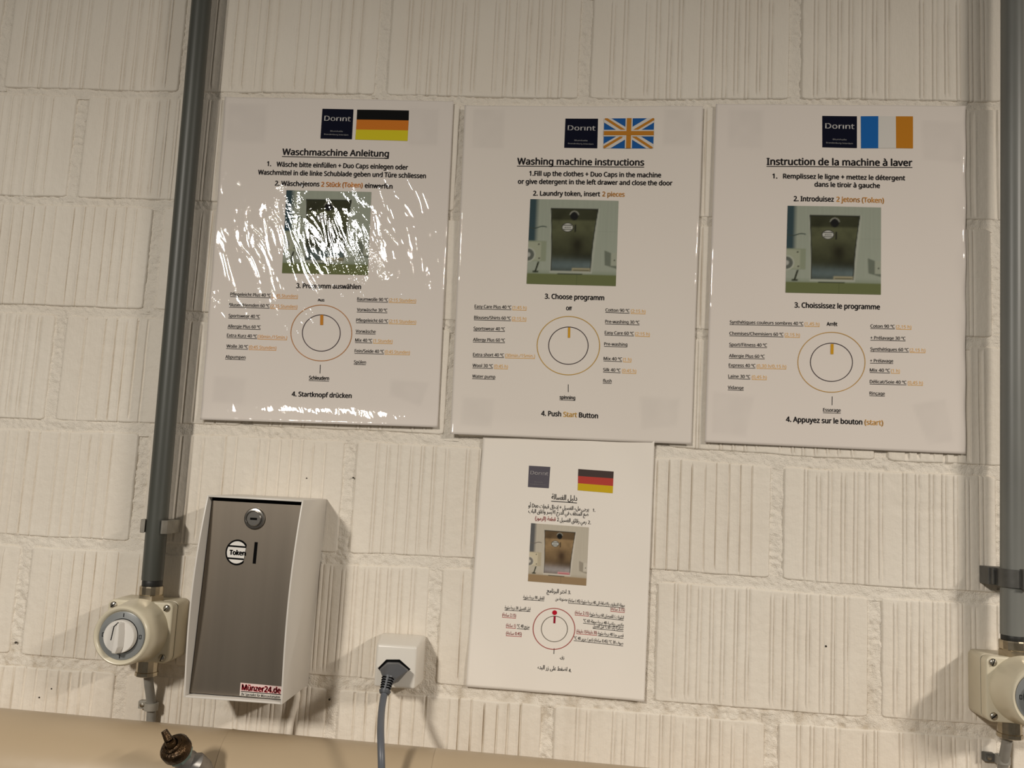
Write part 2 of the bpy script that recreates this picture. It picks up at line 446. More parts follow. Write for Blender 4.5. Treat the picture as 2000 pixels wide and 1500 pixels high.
# ================================================================== conduits
def long_pipe(p0, p1, r, seg=28, cuts=14):
    P = [np.asarray(p0)+(np.asarray(p1)-np.asarray(p0))*t for t in np.linspace(0, 1, cuts)]
    return tube(P, r, seg)
cl0, cl1 = at(394, 0, .030), at(297.5, 1130, .030)
dl = (cl0-cl1)/np.linalg.norm(cl0-cl1)
o = put('conduit', *long_pipe(cl1-dl*.0015, cl0+dl*.40, .0119), M_PVC_L, smooth=math.radians(40))
tag(o, 'dark grey plastic conduit pipe leaning down the wall left of the notices', 'pipe')
cr0, cr1 = at(1977, 0, .030), at(1977.5, 1240, .030)
dr = (cr0-cr1)/np.linalg.norm(cr0-cr1)
o = put('conduit', *long_pipe(cr1, cr0+dr*.40, .0120), M_PVC_R, smooth=math.radians(40))
tag(o, 'lighter grey plastic conduit pipe at the right edge, right of the French notice', 'pipe')

# open clip round the left conduit
def clip_open():
    zc = float(at(310, 1027, .02)[2]); c = cl1+dl*((zc-cl1[2])/dl[2])
    cx = c[0]; z0, z1 = zc-.0075, zc+.0078
    t = thing('conduit_clip', 'weathered grey plastic clip gripping the dark left conduit above the left switch', 'pipe clip', (cx, 0, zc))
    put('base', *box(cx-.015, cx+.015, -.016, -.0005, z0, z1, .0008), M_CLIP, t)
    for s in (-1, 1):
        # each jaw: wraps the conduit side and ends in an outward lip
        P = [(cx+s*.0125, -.010), (cx+s*.0128, -.026), (cx+s*.0128, -.034), (cx+s*.0095, -.0395),
             (cx+s*.0125, -.0425), (cx+s*.0165, -.037), (cx+s*.0175, -.026), (cx+s*.0165, -.010)]
        n = len(P)
        V = [(x, y, z0) for x, y in P]+[(x, y, z1) for x, y in P]
        Fc = [[k, (k+1) % n, n+(k+1) % n, n+k] for k in range(n)]+[list(range(n))[::-1], [n+k for k in range(n)]]
        put('jaw', *bevelled(V, Fc, .0005, 2), M_CLIP, t)
clip_open()
def clip_closed():
    zc = .5*(float(at(1940, 1107, .02)[2])+float(at(1940, 1143, .02)[2])); c = cr1+dr*((zc-cr1[2])/dr[2]); cx, cy = c[0], c[1]
    z0, z1 = zc-.0095, zc+.0095
    t = thing('conduit_clip', 'dark closed clip strapped round the right conduit above the right switch', 'pipe clip', (cx, 0, zc))
    V = []; Fc = []; n = 40
    for r in (.0121, .0150):
        for z in (z0, z1):
            for k in range(n):
                a = 2*math.pi*k/n; V.append((cx+r*math.cos(a), cy+r*math.sin(a), z))
    for k in range(n):
        k2 = (k+1) % n
        Fc += [[k, k2, n+k2, n+k], [2*n+k, 3*n+k, 3*n+k2, 2*n+k2], [k, 2*n+k, 2*n+k2, k2], [n+k, n+k2, 3*n+k2, 3*n+k]]
    put('strap', V, Fc, M_CLIP_D, t, smooth=math.radians(40))
    put('foot', *box(cx-.0215, cx+.0215, -.022, -.0008, z0, z1, .0010), M_CLIP_D, t)
    put('rib', *box(cx-.019, cx-.0165, -.0265, -.021, z0+.001, z1-.001, .0006), M_CLIP_D, t)
    put('latch', *box(cx+.002, cx+.0105, -.0485, -.041, z0-.0012, z1+.0012, .0008), M_CLIP_D, t)
    put('latch_groove', *box(cx+.0105, cx+.0135, -.0465, -.040, z0, z1, .0004), M_BLACK, t)
clip_closed()

# ================================================================== rotary switches
def rotary_switch(cx, cz, label, pz, group='cream rotary isolator switches'):
    t = thing('rotary_switch', label, 'switch', (cx, 0, cz), None)
    hw, hh = .0385, .0338
    # body against the wall
    put('housing', *bevelled(*prism(rrect(cx-hw, cx+hw, cz-hh, cz+hh, .006), .0008, .0285), .0008, 2, .9), M_CREAM2, t, smooth=math.radians(35))
    put('seam', *prism(rrect(cx-hw+.0008, cx+hw-.0008, cz-hh+.0008, cz+hh-.0008, .006), .0285, .0292), M_BLACK, t)
    cov = bevelled(*prism(rrect(cx-hw, cx+hw, cz-hh, cz+hh, .007, 7), .0292, .0425), .0020, 3, .9)
    put('cover', *cov, M_CREAM, t, smooth=math.radians(35))
    # round boss rising from the cover, rounded lip
    y = -1
    prof = [(.0355, .0415), (.0352, .0440), (.0342, .0480), (.0335, .0560), (.0330, .068), (.0324, .0765), (.0314, .0795), (.0300, .0806), (.0285, .0802), (.0272, .0785), (.0262, .0765)]
    put('collar', *lathe(prof, (cx, 0, cz+.001), (0, -1, 0), 64), M_CREAM, t, smooth=math.radians(50))
    put('dial_plate', *lathe([(.0260, .0740), (.0260, .0772), (.0252, .0776), (.0001, .0776)], (cx, 0, cz+.001), (0, -1, 0), 56), M_DIAL, t, smooth=math.radians(40))
    zc = cz+.001
    # knob: a low disc with a tapering grip bar
    kn = put('knob', *lathe([(.0178, .0776), (.0178, .0830), (.0172, .0842), (.0001, .0844)], (cx, 0, zc), (0, -1, 0), 48), M_KNOB, t, smooth=math.radians(40))
    put('knob_gap', *lathe([(.0186, .0776), (.0186, .0779), (.0001, .0779)], (cx, 0, zc), (0, -1, 0), 48), M_BLACK, t)
    P = [(.0010, .0166), (.0052, .0160), (.0068, .004), (.0070, -.010), (.0030, -.0174), (-.0058, -.0168), (-.0052, -.010), (-.0030, .004)]
    P = [(cx+a, zc+b) for a, b in P]
    n = len(P); V = [(x, -.0840, z) for x, z in P]+[(cx+.0012+(x-cx-.0012)*.45, -.0925, zc+(z-zc)*.95) for x, z in P]
    Fc = [[k, (k+1) % n, n+(k+1) % n, n+k] for k in range(n)]+[list(range(n))[::-1], [n+k for k in range(n)]]
    put('grip', *bevelled(V, Fc, .0016, 3, .3), M_KNOB, kn, smooth=math.radians(40))
    # pointer line on the knob: a long stroke and a short slanted one above
    put('pointer_mark', *join(prism([(cx-.0086, zc-.004), (cx-.0078, zc-.004), (cx-.0058, zc+.0110), (cx-.0066, zc+.0110)], .0843, .0848),
                              prism([(cx-.0066, zc+.0108), (cx-.0058, zc+.0106), (cx-.0012, zc+.0150), (cx-.0020, zc+.0155)], .0843, .0848)), M_BLACK, kn)
    # printed I and 0 marks on the plate
    for dx, dz in ((0, .0222), (0, -.0222)):
        put('dial_mark', *box(cx+dx-.0004, cx+dx+.0004, -.0779, -.0775, zc+dz-.0020, zc+dz+.0020), M_BLACK, t)
    for dx in (-.0212, .0212):
        put('dial_mark', *join(*[box(cx+dx+a, cx+dx+b, -.0779, -.0775, zc+c, zc+d) for a, b, c, d in
            ((-.0013, -.0008, -.0022, .0022), (.0008, .0013, -.0022, .0022), (-.0013, .0013, .0017, .0022), (-.0013, .0013, -.0022, -.0017))]), M_BLACK, t)
    for sx in (-1, 1):
        for sz in (-1, 1):
            x, z = cx+sx*.0315, cz+sz*.0275
            s = put('screw', *lathe([(.0040, .0420), (.0040, .0434), (.0030, .0444), (.0001, .0447)], (x, 0, z), (0, -1, 0), 20), M_SCREW, t, smooth=math.radians(60))
            a = random.uniform(.6, 2.2); ca, sa = math.cos(a), math.sin(a)
            q = [(x+ca*k*.0036-sa*w, z+sa*k*.0036+ca*w) for k, w in ((-1, -.0004), (1, -.0004), (1, .0004), (-1, .0004))]
            put('slot', *prism(q, .0440, .0449), M_BLACK, s)
    # gland on top: hexagon, smooth nut, rubber
    gx, gz = pz
    g = put('cable_gland', *lathe([(.0148, 0), (.0148, .0062)], (gx, -.030, gz), (0, 0, 1), 6), M_NICKEL, t, label='nickel gland on top')
    put('gland_nut', *lathe([(.0131, .0062), (.0134, .0072), (.0134, .0150), (.0128, .0162)], (gx, -.030, gz), (0, 0, 1), 16), M_NICKEL, g)
    put('gland_seal', *lathe([(.0112, .0162), (.0114, .0172), (.0114, .0215), (.0106, .0235)], (gx, -.030, gz), (0, 0, 1), 32), M_RUBBER, g, smooth=math.radians(50))
    return t
cxl, czl = -.3415, .9385
rotary_switch(cxl, czl, 'cream rotary switch at the foot of the dark conduit, left of the steel token box', (float(cl1[0])+.0005, .9720))
cxr, czr = .6285, .9382
rotary_switch(cxr, czr, 'cream rotary switch cut off by the right edge, under the lighter conduit', (float(cr1[0]), .9720))
# lower glands and cables
def lower_run(x, ztop, px_end, label, clabel, side):
    t = thing('cable_run', label, 'cable', (x, 0, ztop-.03))
    g = put('cable_gland', *lathe([(.0118, 0), (.0118, .013), (.0126, .0135), (.0126, .0175), (.0105, .0185)], (x, -.028, ztop), (0, 0, -1), 12), M_NICKEL, t, label='nickel gland')
    pts = [(x, -.026, ztop-.012), (x+.0002, -.020, ztop-.030), (x+.0008, -.0105, ztop-.056), (x+.0014, -.0075, ztop-.09), (x+.0022, -.0062, ztop-.14), (x+.0026, -.0062, ztop-.30)]
    put('cable', *tube(smooth_path(pts, 6), .0052, 16), M_CABLE, t, smooth=math.radians(50))
    zc = px_end
    c = thing('cable_clip', clabel, 'cable clip', (x+.0015, 0, zc))
    V = []; Fc = []; n = 24; xx, yy = x+.0009, -.0105
    for r in (.0054, .0078):
        for z in (zc-.0042, zc+.0042):
            for k in range(n):
                a = 2*math.pi*k/n; V.append((xx+r*math.cos(a), yy+r*math.sin(a), z))
    for k in range(n):
        k2 = (k+1) % n
        Fc += [[k, k2, n+k2, n+k], [2*n+k, 3*n+k, 3*n+k2, 2*n+k2], [k, 2*n+k, 2*n+k2, k2], [n+k, n+k2, 3*n+k2, 3*n+k]]
    put('band', V, Fc, M_CLIP if side < 0 else M_CABLE, c, smooth=math.radians(40))
    put('tab', *box(xx-.0175, xx-.0065, -.0080, -.0005, zc-.0045, zc+.0045, .0008), M_CLIP if side < 0 else M_CLIP_D, c)
    put('nail', *lathe([(.0026, .0078), (.0026, .0090), (.0001, .0096)], (xx-.0125, 0, zc), (0, -1, 0), 14), M_SCREW, c, smooth=math.radians(50))
lower_run(-.3335, czl-.0335, .8485, 'grey cable dropping from the left switch behind the beige pipe', 'pale clip nailed over the cable under the left switch', -1)
lower_run(.6200, czr-.0335, float(at(1935, 1481, .01)[2]), 'grey cable dropping from the right switch at the bottom right corner', 'dark screwed clip on the cable under the right switch', 1)

# ================================================================== token box
def token_box():
    x0, x1, z0, z1, D, th = -.2545, -.1462, .8825, .1+.9977, .0895, .0019
    sh = lambda V: [(x+(z-1.0977)*.0262, y, z) for x, y, z in V]
    t = thing('token_box', 'white metal token box with a steel front, between left switch and socket', 'token box', ((x0+x1)/2, 0, (z0+z1)/2))
    bulge = lambda z: D+.0125*math.sin(math.pi*((z1-z)/(z1-z0))**.92)
    ms = []
    n = 24
    zs = [z0+(z1-z0)*k/n for k in range(n+1)]
    for a, b in ((x0, x0+th), (x1-th, x1)):
        prof = [(-.0008, z0)]+[(-bulge(z), z) for z in zs]+[(-.0008, z1)]
        m = len(prof); V = [(a, y, z) for y, z in prof]+[(b, y, z) for y, z in prof]
        Fc = [[k, (k+1) % m, m+(k+1) % m, m+k] for k in range(m)]+[list(range(m))[::-1], [m+k for k in range(m)]]
        ms.append(bevelled(V, Fc, .0004, 2, .6))
    ms.append(box(x0+th, x1-th, -D, -.0008, z1-th, z1, .0004))
    ms.append(box(x0+th, x1-th, -D, -.0008, z0, z0+th, .0004))
    V, Fc = join(*ms)
    put('housing', sh(V), Fc, M_WHITE, t, smooth=math.radians(30))
    V, Fc = box(x0+th+.0012, x1-th-.0012, -.0815, -.0795, z0+th+.0012, z1-th-.0040)
    fp = put('front_panel', sh(V), Fc, M_STEEL, t)
    V, Fc = box(x0+th, x1-th, -.0790, -.0770, z0+th, z1-th)
    put('inner_gap', sh(V), Fc, M_BLACK, t)
    yp = -.0815
    # lock
    c = at(496, 1013, .0845); L_ = (c[0], yp, c[2])
    lk = put('lock', *lathe([(.0118, 0), (.0118, .0012), (.0108, .0026), (.0092, .0030), (.0084, .0022), (.0001, .0022)], L_, (0, -1, 0), 40), M_LOCK, fp, smooth=math.radians(35))
    lk2 = lathe([(.0080, .0022), (.0080, .0034), (.0074, .0040), (.0001, .0040)], L_, (0, -1, 0), 36)
    put('lock_core', *lk2, M_LOCK, t, smooth=math.radians(35))
    put('keyhole', *box(L_[0]-.0038, L_[0]+.0038, yp-.0044, yp-.0038, L_[2]-.0013, L_[2]+.0010), M_BLACK, t)
    # coin slot
    a = at(499.5, 1059, .083); b = at(495.5, 1101, .083); w = .0017
    P = [(b[0]-w, b[2]), (b[0]+w, b[2]), (a[0]+w, a[2]), (a[0]-w, a[2])]
    put('coin_slot', *prism(P, .0810, .0819), M_BLACK, t)
    # round badge with its right side cut off
    c = at(462, 1079, .083); R_ = .0139
    ct = at(497, 1060, .083); s = .0262
    cutx = .0092
    def disc(r, cut, d0, d1, n=60):
        P = []
        for k in range(n):
            q = 2*math.pi*k/n; x, z = r*math.cos(q)*.93, r*math.sin(q); x = min(x, cut+z*.10)
            P.append((c[0]+x, c[2]+z))
        return prism(P, d0, d1)
    bd = put('token_badge', *disc(R_, cutx, .0815, .0820), M_BLACK, t)
    put('badge_face', *disc(R_-.0019, cutx-.0001, .0820, .0822), mat('badge_white', (.80, .77, .72), .4), bd)
    for dz in (.0066, -.0066):
        put('badge_bar', *prism([(c[0]-.0110, c[2]+dz-.0009), (c[0]+cutx-.0002+dz*.1, c[2]+dz-.0009-.0004), (c[0]+cutx-.0002+dz*.1, c[2]+dz+.0009-.0004), (c[0]-.0110, c[2]+dz+.0009)], .0822, .0824), M_BLACK, bd)
    # sticker bottom right
    q = [at(u, v, .083) for u, v in ((469, 1334), (549, 1341.5), (548.5, 1366), (467, 1359))]
    P = [(p[0], p[2]) for p in q][::-1]
    st = put('sticker', *prism(P, .0815, .0818), mat('sticker_pink', (.80, .62, .58), .4), t, label='pink and white printed sticker')
    q = [at(u, v, .083) for u, v in ((468, 1350.5), (549, 1357.5), (548.5, 1366), (467, 1359))]
    put('sticker_band', *prism([(p[0], p[2]) for p in q][::-1], .0818, .0819), mat('sticker_white', (.66, .62, .56), .4), st)
    q = [at(u, v, .083) for u, v in ((470, 1350), (548.5, 1356.5), (548.5, 1358), (470, 1351.5))]
    put('sticker_line', *prism([(p[0], p[2]) for p in q][::-1], .0819, .0820), M_BLACK, st)
    return t, bd, st
TB, BADGE, STICK = token_box()
# painted stub of cable under the box
t = put('cable', *tube(smooth_path([(-.1700, -.008, .895), (-.1655, -.007, .882), (-.1625, -.006, .872), (-.1635, -.006, .862), (-.1670, -.006, .845), (-.1690, -.006, .82)], 6), .0042, 14), M_PAINT, smooth=True)
tag(t, 'short white painted cable emerging under the token box and vanishing behind the beige pipe', 'cable')

# ================================================================== socket, plug
def socket():
    cx, cz = -.0430, .9215
    t = thing('wall_socket', 'white square surface socket with the grey plug in it', 'socket', (cx, 0, cz))
    n0 = rrect(-.0262, .0262, -.0262, .0262, .004, 5)
    n1 = rrect(-.0226, .0226, -.0228, .0228, .003, 5)
    V = [(cx+.0002+x, -.0008, cz+z) for x, z in n0]+[(cx+.0002+x, -.014, cz+z) for x, z in n0]+[(cx+.0022+x, -.050, cz-.0010+z) for x, z in n1]
    n = len(n0)
    Fc = [[r*n+k, r*n+(k+1) % n, (r+1)*n+(k+1) % n, (r+1)*n+k] for r in (0, 1) for k in range(n)]+[list(range(n))[::-1], [2*n+k for k in range(n)]]
    put('housing', *bevelled(V, Fc, .0026, 4, .7), M_SOCKET, t, smooth=math.radians(40))
    hexo = [(738.0, 1305), (754.5, 1288.2), (780.5, 1288.2), (801.5, 1307), (779, 1326), (753, 1324)]
    P = [tuple(at(u, v, .0505)[[0, 2]]) for u, v in hexo]
    put('plug_recess', *prism(P[::-1], .0492, .0506), M_BLACK, t)
    return t
socket()
def plug():
    t = thing('power_plug', 'grey two-pin plug with a ribbed neck and grey cord hanging over the beige pipe', 'plug', (-.043, -.06, .905))
    hexi = [(740.5, 1307), (756.5, 1292), (779.5, 1292.5), (799, 1308.5), (780, 1328), (752, 1327)]
    P0 = [at(u, v, .0506) for u, v in hexi]
    P1 = [at(u, v, .064) for u, v in ((741.5, 1309), (757, 1296), (779, 1296.5), (797, 1310), (777, 1333), (751, 1329))]
    P2 = [at(u, v, .078) for u, v in ((747, 1322), (754, 1316), (768, 1317), (776, 1324), (768, 1337), (750, 1334))]
    P3 = [at(u, v, .085) for u, v in ((749.5, 1331), (754, 1326), (763, 1326.5), (770, 1331), (765, 1338), (750.5, 1336))]
    V = P0+P1+P2+P3; n = 6
    Fc = [[r*n+k, r*n+(k+1) % n, (r+1)*n+(k+1) % n, (r+1)*n+k] for r in range(3) for k in range(n)]+[list(range(n))[::-1], [3*n+k for k in range(n)]]
    put('plug_body', *bevelled([tuple(v) for v in V], Fc, .0014, 3, .25), M_PLUG, t, smooth=math.radians(40))
    a = at(759.5, 1322, .080); b = at(752, 1350, .088); d = (b-a)
    V, Fc = tube([a+d*k/12 for k in range(13)], [.0068-.0018*k/12 for k in range(13)], 20)
    rl = put('strain_relief', V, Fc, M_PLUG, t, smooth=math.radians(50))
    for k in range(5):
        for sgn in (-1, 1):
            p = a+d*(.14+.165*k); r = .0070-.0018*(.14+.165*k)
            ax = d/np.linalg.norm(d); x, y, _ = frame(ax)
            seg = []
            for q in range(9):
                ang = math.radians(-90)+sgn*(.18+.95*q/8)
                # direction facing the viewer is -y in world
                v = np.array([math.cos(ang), math.sin(ang), 0.]); v = v-ax*(v@ax); v /= np.linalg.norm(v)
                seg.append(p+v*r*1.0+ax*.0006*abs(q-4)/4)
            put('relief_groove', *tube(seg, .00075, 8), M_BLACK, rl)
    put('relief_collar', *tube([a+d*.97, a+d*1.03, a+d*1.18], [.0064, .0062, .0052], 20), M_PLUG, rl, smooth=math.radians(50))
    pts = [b, at(748.5, 1366, .094), at(745.0, 1392, .110), at(743.5, 1425, .132), at(744.2, 1460, .146), at(745.2, 1500, .152), at(746, 1560, .150), at(748, 1700, .13)]
    put('cord', *tube(smooth_path(pts, 8), .0036, 18), M_CORD, t, smooth=True)
plug()

# ================================================================== heating pipe
def heating_pipe():
    r = .060; yc = -.0745
    xs = np.array([0., 1300.]); P = at(xs, 1380+120/1300*xs, .0525)
    k = (P[1, 2]-P[0, 2])/(P[1, 0]-P[0, 0]); al = math.atan(.30/.95)
    zc = lambda x: P[0, 2]+k*(x-P[0, 0])-r*math.cos(al)
    t = thing('jacketed_pipe', 'thick beige jacketed pipe running along the wall below the token box', 'pipe', (0, yc, zc(0)))
    seams = [(-1.3, 0), (-.2125, .13), (.0125, .05), (.62, 0), (1.50, 0)]
    for j in range(4):
        (a, ta), (b, tb) = seams[j], seams[j+1]
        n = 44; m = 12; V = []; Fc = []
        rad = [r+(.0000 if j % 2 else .0004)]*(m+1)
        rows = [0, .002, .005]+list(np.linspace(.012, b-a-.012, m-5))+[b-a-.005, b-a-.002, b-a+.004]
        for i, s in enumerate(rows):
            for q in range(n):
                an = 2*math.pi*q/n; y = yc+math.cos(an)*r; 
                rr = r*(1.0+(.0095 if i in (0,) else .0045 if i == 1 else 0))
                w = s/(b-a)
                x = a+s+((1-w)*ta+w*tb)*(-(math.cos(an)*r))*1.0
                V.append((x, yc+math.cos(an)*rr, zc(a+s)+math.sin(an)*rr))
        for i in range(len(rows)-1):
            for q in range(n):
                q2 = (q+1) % n; Fc.append([i*n+q, i*n+q2, (i+1)*n+q2, (i+1)*n+q])
        Fc.append(list(range(n))[::-1]); Fc.append([(len(rows)-1)*n+q for q in range(n)])
        put('pipe_jacket', V, Fc, M_PIPE, t, smooth=math.radians(50))
heating_pipe()

# ================================================================== brass valve
def valve():
    c = at(346, 1466, .165); a = at(392, 1520, .128)
    ax = (c-a)/np.linalg.norm(c-a)          # towards the viewer, up and left
    t = thing('drain_valve', 'tarnished brown brass valve with green patina sticking out before the beige pipe', 'valve', tuple(c))
    put('valve_body', *lathe([(.0105, -.075), (.0112, -.030), (.0118, -.020), (.0100, -.016), (.0100, -.008)], c, ax, 28), M_CAST, t, smooth=math.radians(45))
    put('side_arm', *tube([c-ax*.022, at(385, 1490, .150), at(394, 1500, .140), at(402, 1520, .128)], [.009, .0100, .0102, .0102], 20), M_CAST, t, smooth=math.radians(50))
    put('patina_ring', *lathe([(.0120, -.0085), (.0128, -.0070), (.0128, -.0035), (.0118, -.0015)], c, ax, 8), M_PATINA, t)
    put('bonnet_nut', *lathe([(.0132, -.0030), (.0144, -.0010), (.0144, .0060), (.0125, .0085), (.0095, .0096), (.0001, .0098)], c, ax, 26), M_BRASS, t, smooth=math.radians(45))
    put('packing_ring', *lathe([(.0092, .0096), (.0088, .0118), (.0066, .0124), (.0062, .0100)], c, ax, 24), M_BRASS, t, smooth=math.radians(40))
    put('spindle', *lathe([(.0050, .0098), (.0050, .0150), (.0042, .0160), (.0001, .0160)], c, ax, 18), M_BRASS, t, smooth=math.radians(40))
    e = c+ax*.015
    p0 = e+np.array([-.0015, 0, .002]); p1 = e+np.array([-.0068, -.001, .0108])
    put('spindle_tab', *tube([p0, .5*(p0+p1), p1], [.0042, .0036, .0030], 6), M_BRASS, t)
valve()

# ================================================================== notices
# contextual Arabic letter forms (isolated code, joins-both?)
AR = {'ا': (0xFE8D, 0), 'أ': (0xFE83, 0), 'إ': (0xFE87, 0), 'آ': (0xFE81, 0), 'ء': (0xFE80, -1), 'ة': (0xFE93, 0), 'ب': (0xFE8F, 1), 'ت': (0xFE95, 1),
      'ج': (0xFE9D, 1), 'ح': (0xFEA1, 1), 'خ': (0xFEA5, 1), 'د': (0xFEA9, 0), 'ذ': (0xFEAB, 0), 'ر': (0xFEAD, 0), 'ز': (0xFEAF, 0), 'س': (0xFEB1, 1), 'ش': (0xFEB5, 1),
      'ص': (0xFEB9, 1), 'ض': (0xFEBD, 1), 'ط': (0xFEC1, 1), 'ظ': (0xFEC5, 1), 'ع': (0xFEC9, 1), 'غ': (0xFECD, 1), 'ف': (0xFED1, 1), 'ق': (0xFED5, 1),
      'ك': (0xFED9, 1), 'ل': (0xFEDD, 1), 'م': (0xFEE1, 1), 'ن': (0xFEE5, 1), 'ه': (0xFEE9, 1), 'و': (0xFEED, 0), 'ى': (0xFEEF, 0), 'ي': (0xFEF1, 1), 'ئ': (0xFE89, 1),
      '\ue001': (0xFEFB, 0), '\ue002': (0xFEF7, 0), '\ue003': (0xFEF9, 0)}
def arabic(s):
    s = s.replace('لا', '\ue001').replace('لأ', '\ue002').replace('لإ', '\ue003')
    out = []
    for i, ch in enumerate(s):
        if ch not in AR: out.append(ch); continue
        base, k = AR[ch]
        prev = i > 0 and s[i-1] in AR and AR[s[i-1]][1] == 1
        nxt = k == 1 and i+1 < len(s) and s[i+1] in AR and AR[s[i+1]][1] >= 0
        prev = prev and k >= 0
        form = (3 if prev else 2) if (nxt) else (1 if prev else 0)
        out.append(chr(base+form))
    # right-to-left: reverse, keeping digit and Latin runs in reading order
    toks = []; run = ''
    ltr = lambda c: c.isdigit() or c in '.%°º' or ('A' <= c <= 'z')
    for c in out:
        if ltr(c): run += c
        else:
            if run: toks.append(run); run = ''
            toks.append({'(': ')', ')': '('}.get(c, c))
    if run: toks.append(run)
    return ''.join(reversed(toks))

QUEUE = []
class Sheet:
    def __init__(s, name, label, corners, base, lam, disp, paper, marks, nu=90, nv=126, kind='notice'):
        s.lam = lam; s.base = base; s.dfun = disp
        C = at([c[0] for c in corners], [c[1] for c in corners], base)[:, [0, 2]]
        s.C = C; s.cen = C.mean(0)
        s.ux = C[1]-C[0]+C[2]-C[3]; s.W = np.linalg.norm(s.ux)/2; s.ux = s.ux/np.linalg.norm(s.ux); s.uz = np.array([-s.ux[1], s.ux[0]])
        s.H = abs(((C[0]-C[3])@s.uz+(C[1]-C[2])@s.uz)/2)
        s.root = thing(name, label, kind, (s.cen[0], 0, s.cen[1]))
        u, v = np.meshgrid(np.linspace(0, 1, nu), np.linspace(0, 1, nv), indexing='ij')
        P = ((1-u)*(1-v))[..., None]*C[0]+(u*(1-v))[..., None]*C[1]+(u*v)[..., None]*C[2]+((1-u)*v)[..., None]*C[3]
        y = -(base+s.d(P[..., 0], P[..., 1]))
        front = np.stack([P[..., 0], y, P[..., 1]], -1).reshape(-1, 3)
        back = front+np.array([0, .0004, 0])
        Fq = gridfaces(nu, nv)
        F2 = Fq[:, ::-1]+nu*nv
        idx = np.arange(nu*nv).reshape(nu, nv); ring = np.concatenate([idx[:, 0], idx[-1, 1:], idx[::-1, -1][1:], idx[0, ::-1][1:]])
        a, b = ring[:-1], ring[1:]
        side = np.stack([a, b, b+nu*nv, a+nu*nv], -1)
        col = np.ones((nu*nv, 3))*np.array(paper)
        # grey pads of mounting tape showing through the paper
        pts = front[:, [0, 2]]
        for mk in marks:
            q = at([m[0] for m in mk], [m[1] for m in mk], base)[:, [0, 2]]
            inside = np.full(len(pts), 1e9)
            for i in range(len(q)):
                e = q[(i+1) % len(q)]-q[i]; nrm = np.array([e[1], -e[0]])/np.linalg.norm(e)
                sd_ = (pts-q[i])@nrm
                inside = np.minimum(inside, sd_ if ((q.mean(0)-q[i])@nrm) > 0 else -sd_)
            w = np.clip(inside/.004+.5, 0, 1)*(.8+.5*fbm(pts[:, 0]*60, pts[:, 1]*60, 5, 2))
            col *= 1-.07*w[:, None]*np.array([1, 1, .98])
        put('sheet', np.concatenate([front, back]), np.concatenate([Fq[:, ::-1] if False else Fq, F2, side]), attr_mat('laminated_paper' if lam else 'plain_paper', lam),
            s.root, smooth=True, colors=np.concatenate([col, col]))
    def d(s, x, z):
        dx = x-s.cen[0]; dz = z-s.cen[1]
        return s.dfun((dx*s.ux[0]+dz*s.ux[1])/(s.W/2), (dx*s.uz[0]+dz*s.uz[1])/(s.H/2))
    def S(s, u, v, lift=.00035):
        P = at(u, v, s.base); y = -(s.base+s.d(P[..., 0], P[..., 2])+lift)
        return np.stack([P[..., 0], y, P[..., 2]], -1)
    def quad(s, name, c, col, n=8, lift=.00035, parent=None, m=None, colors=None, n2=None):
        n2 = n2 or n
        u, v = np.meshgrid(np.linspace(0, 1, n), np.linspace(0, 1, n2), indexing='ij')
        c = np.array(c, float)
        P = ((1-u)*(1-v))[..., None]*c[0]+(u*(1-v))[..., None]*c[1]+(u*v)[..., None]*c[2]+((1-u)*v)[..., None]*c[3]
        W_ = s.S(P[..., 0], P[..., 1], lift)
        return put(name, W_.reshape(-1, 3), gridfaces(n, n2), m or ink(col, s.lam), parent or s.root, smooth=True, colors=colors)
    def stroke(s, pts, w, lift=.0004):
        """thin line of width w px along pixel points -> (V,F)"""
        p = np.array(pts, float); d = np.gradient(p, axis=0); d /= np.linalg.norm(d, axis=1)[:, None]; nrm = np.stack([-d[:, 1], d[:, 0]], -1)*w/2
        V = np.concatenate([s.S(p[:, 0]+nrm[:, 0], p[:, 1]+nrm[:, 1], lift), s.S(p[:, 0]-nrm[:, 0], p[:, 1]-nrm[:, 1], lift)])
        n = len(p)
        return V, [[i, i+1, n+i+1, n+i] for i in range(n-1)]
    def ring(s, name, c, rx, ry, w, col, parent=None, fill=False):
        a = np.linspace(0, 2*math.pi, 73)
        if fill:
            V = s.S(c[0]+rx*np.cos(a[:-1]), c[1]+ry*np.sin(a[:-1]), .0005); return put(name, V, [list(range(72))], ink(col, s.lam), parent or s.root)
        V = np.concatenate([s.S(c[0]+(rx+w/2)*np.cos(a), c[1]+(ry+w/2)*np.sin(a), .0004), s.S(c[0]+(rx-w/2)*np.cos(a), c[1]+(ry-w/2)*np.sin(a), .0004)])
        return put(name, V, [[i, i+1, 74+i, 73+i] for i in range(72)], ink(col, s.lam), parent or s.root)
    def line(s, name, a, b, w, col, parent=None):
        p = np.linspace(np.array(a, float), np.array(b, float), 10); return put(name, *s.stroke(p, w), ink(col, s.lam), parent or s.root)
    def text(s, body, x0, y0, x1, y1, cap, col=(.02, .018, .02), bold=.02, ul=0, name='text_line', parent=None, lift=.0004, ulw=.9, ulg=2.2):
        QUEUE.append(dict(sh=s, body=body, a=(x0, y0), b=(x1, y1), cap=cap, col=col, bold=bold, ul=ul, name=name, parent=parent, lift=lift, ulw=ulw, ulg=ulg))

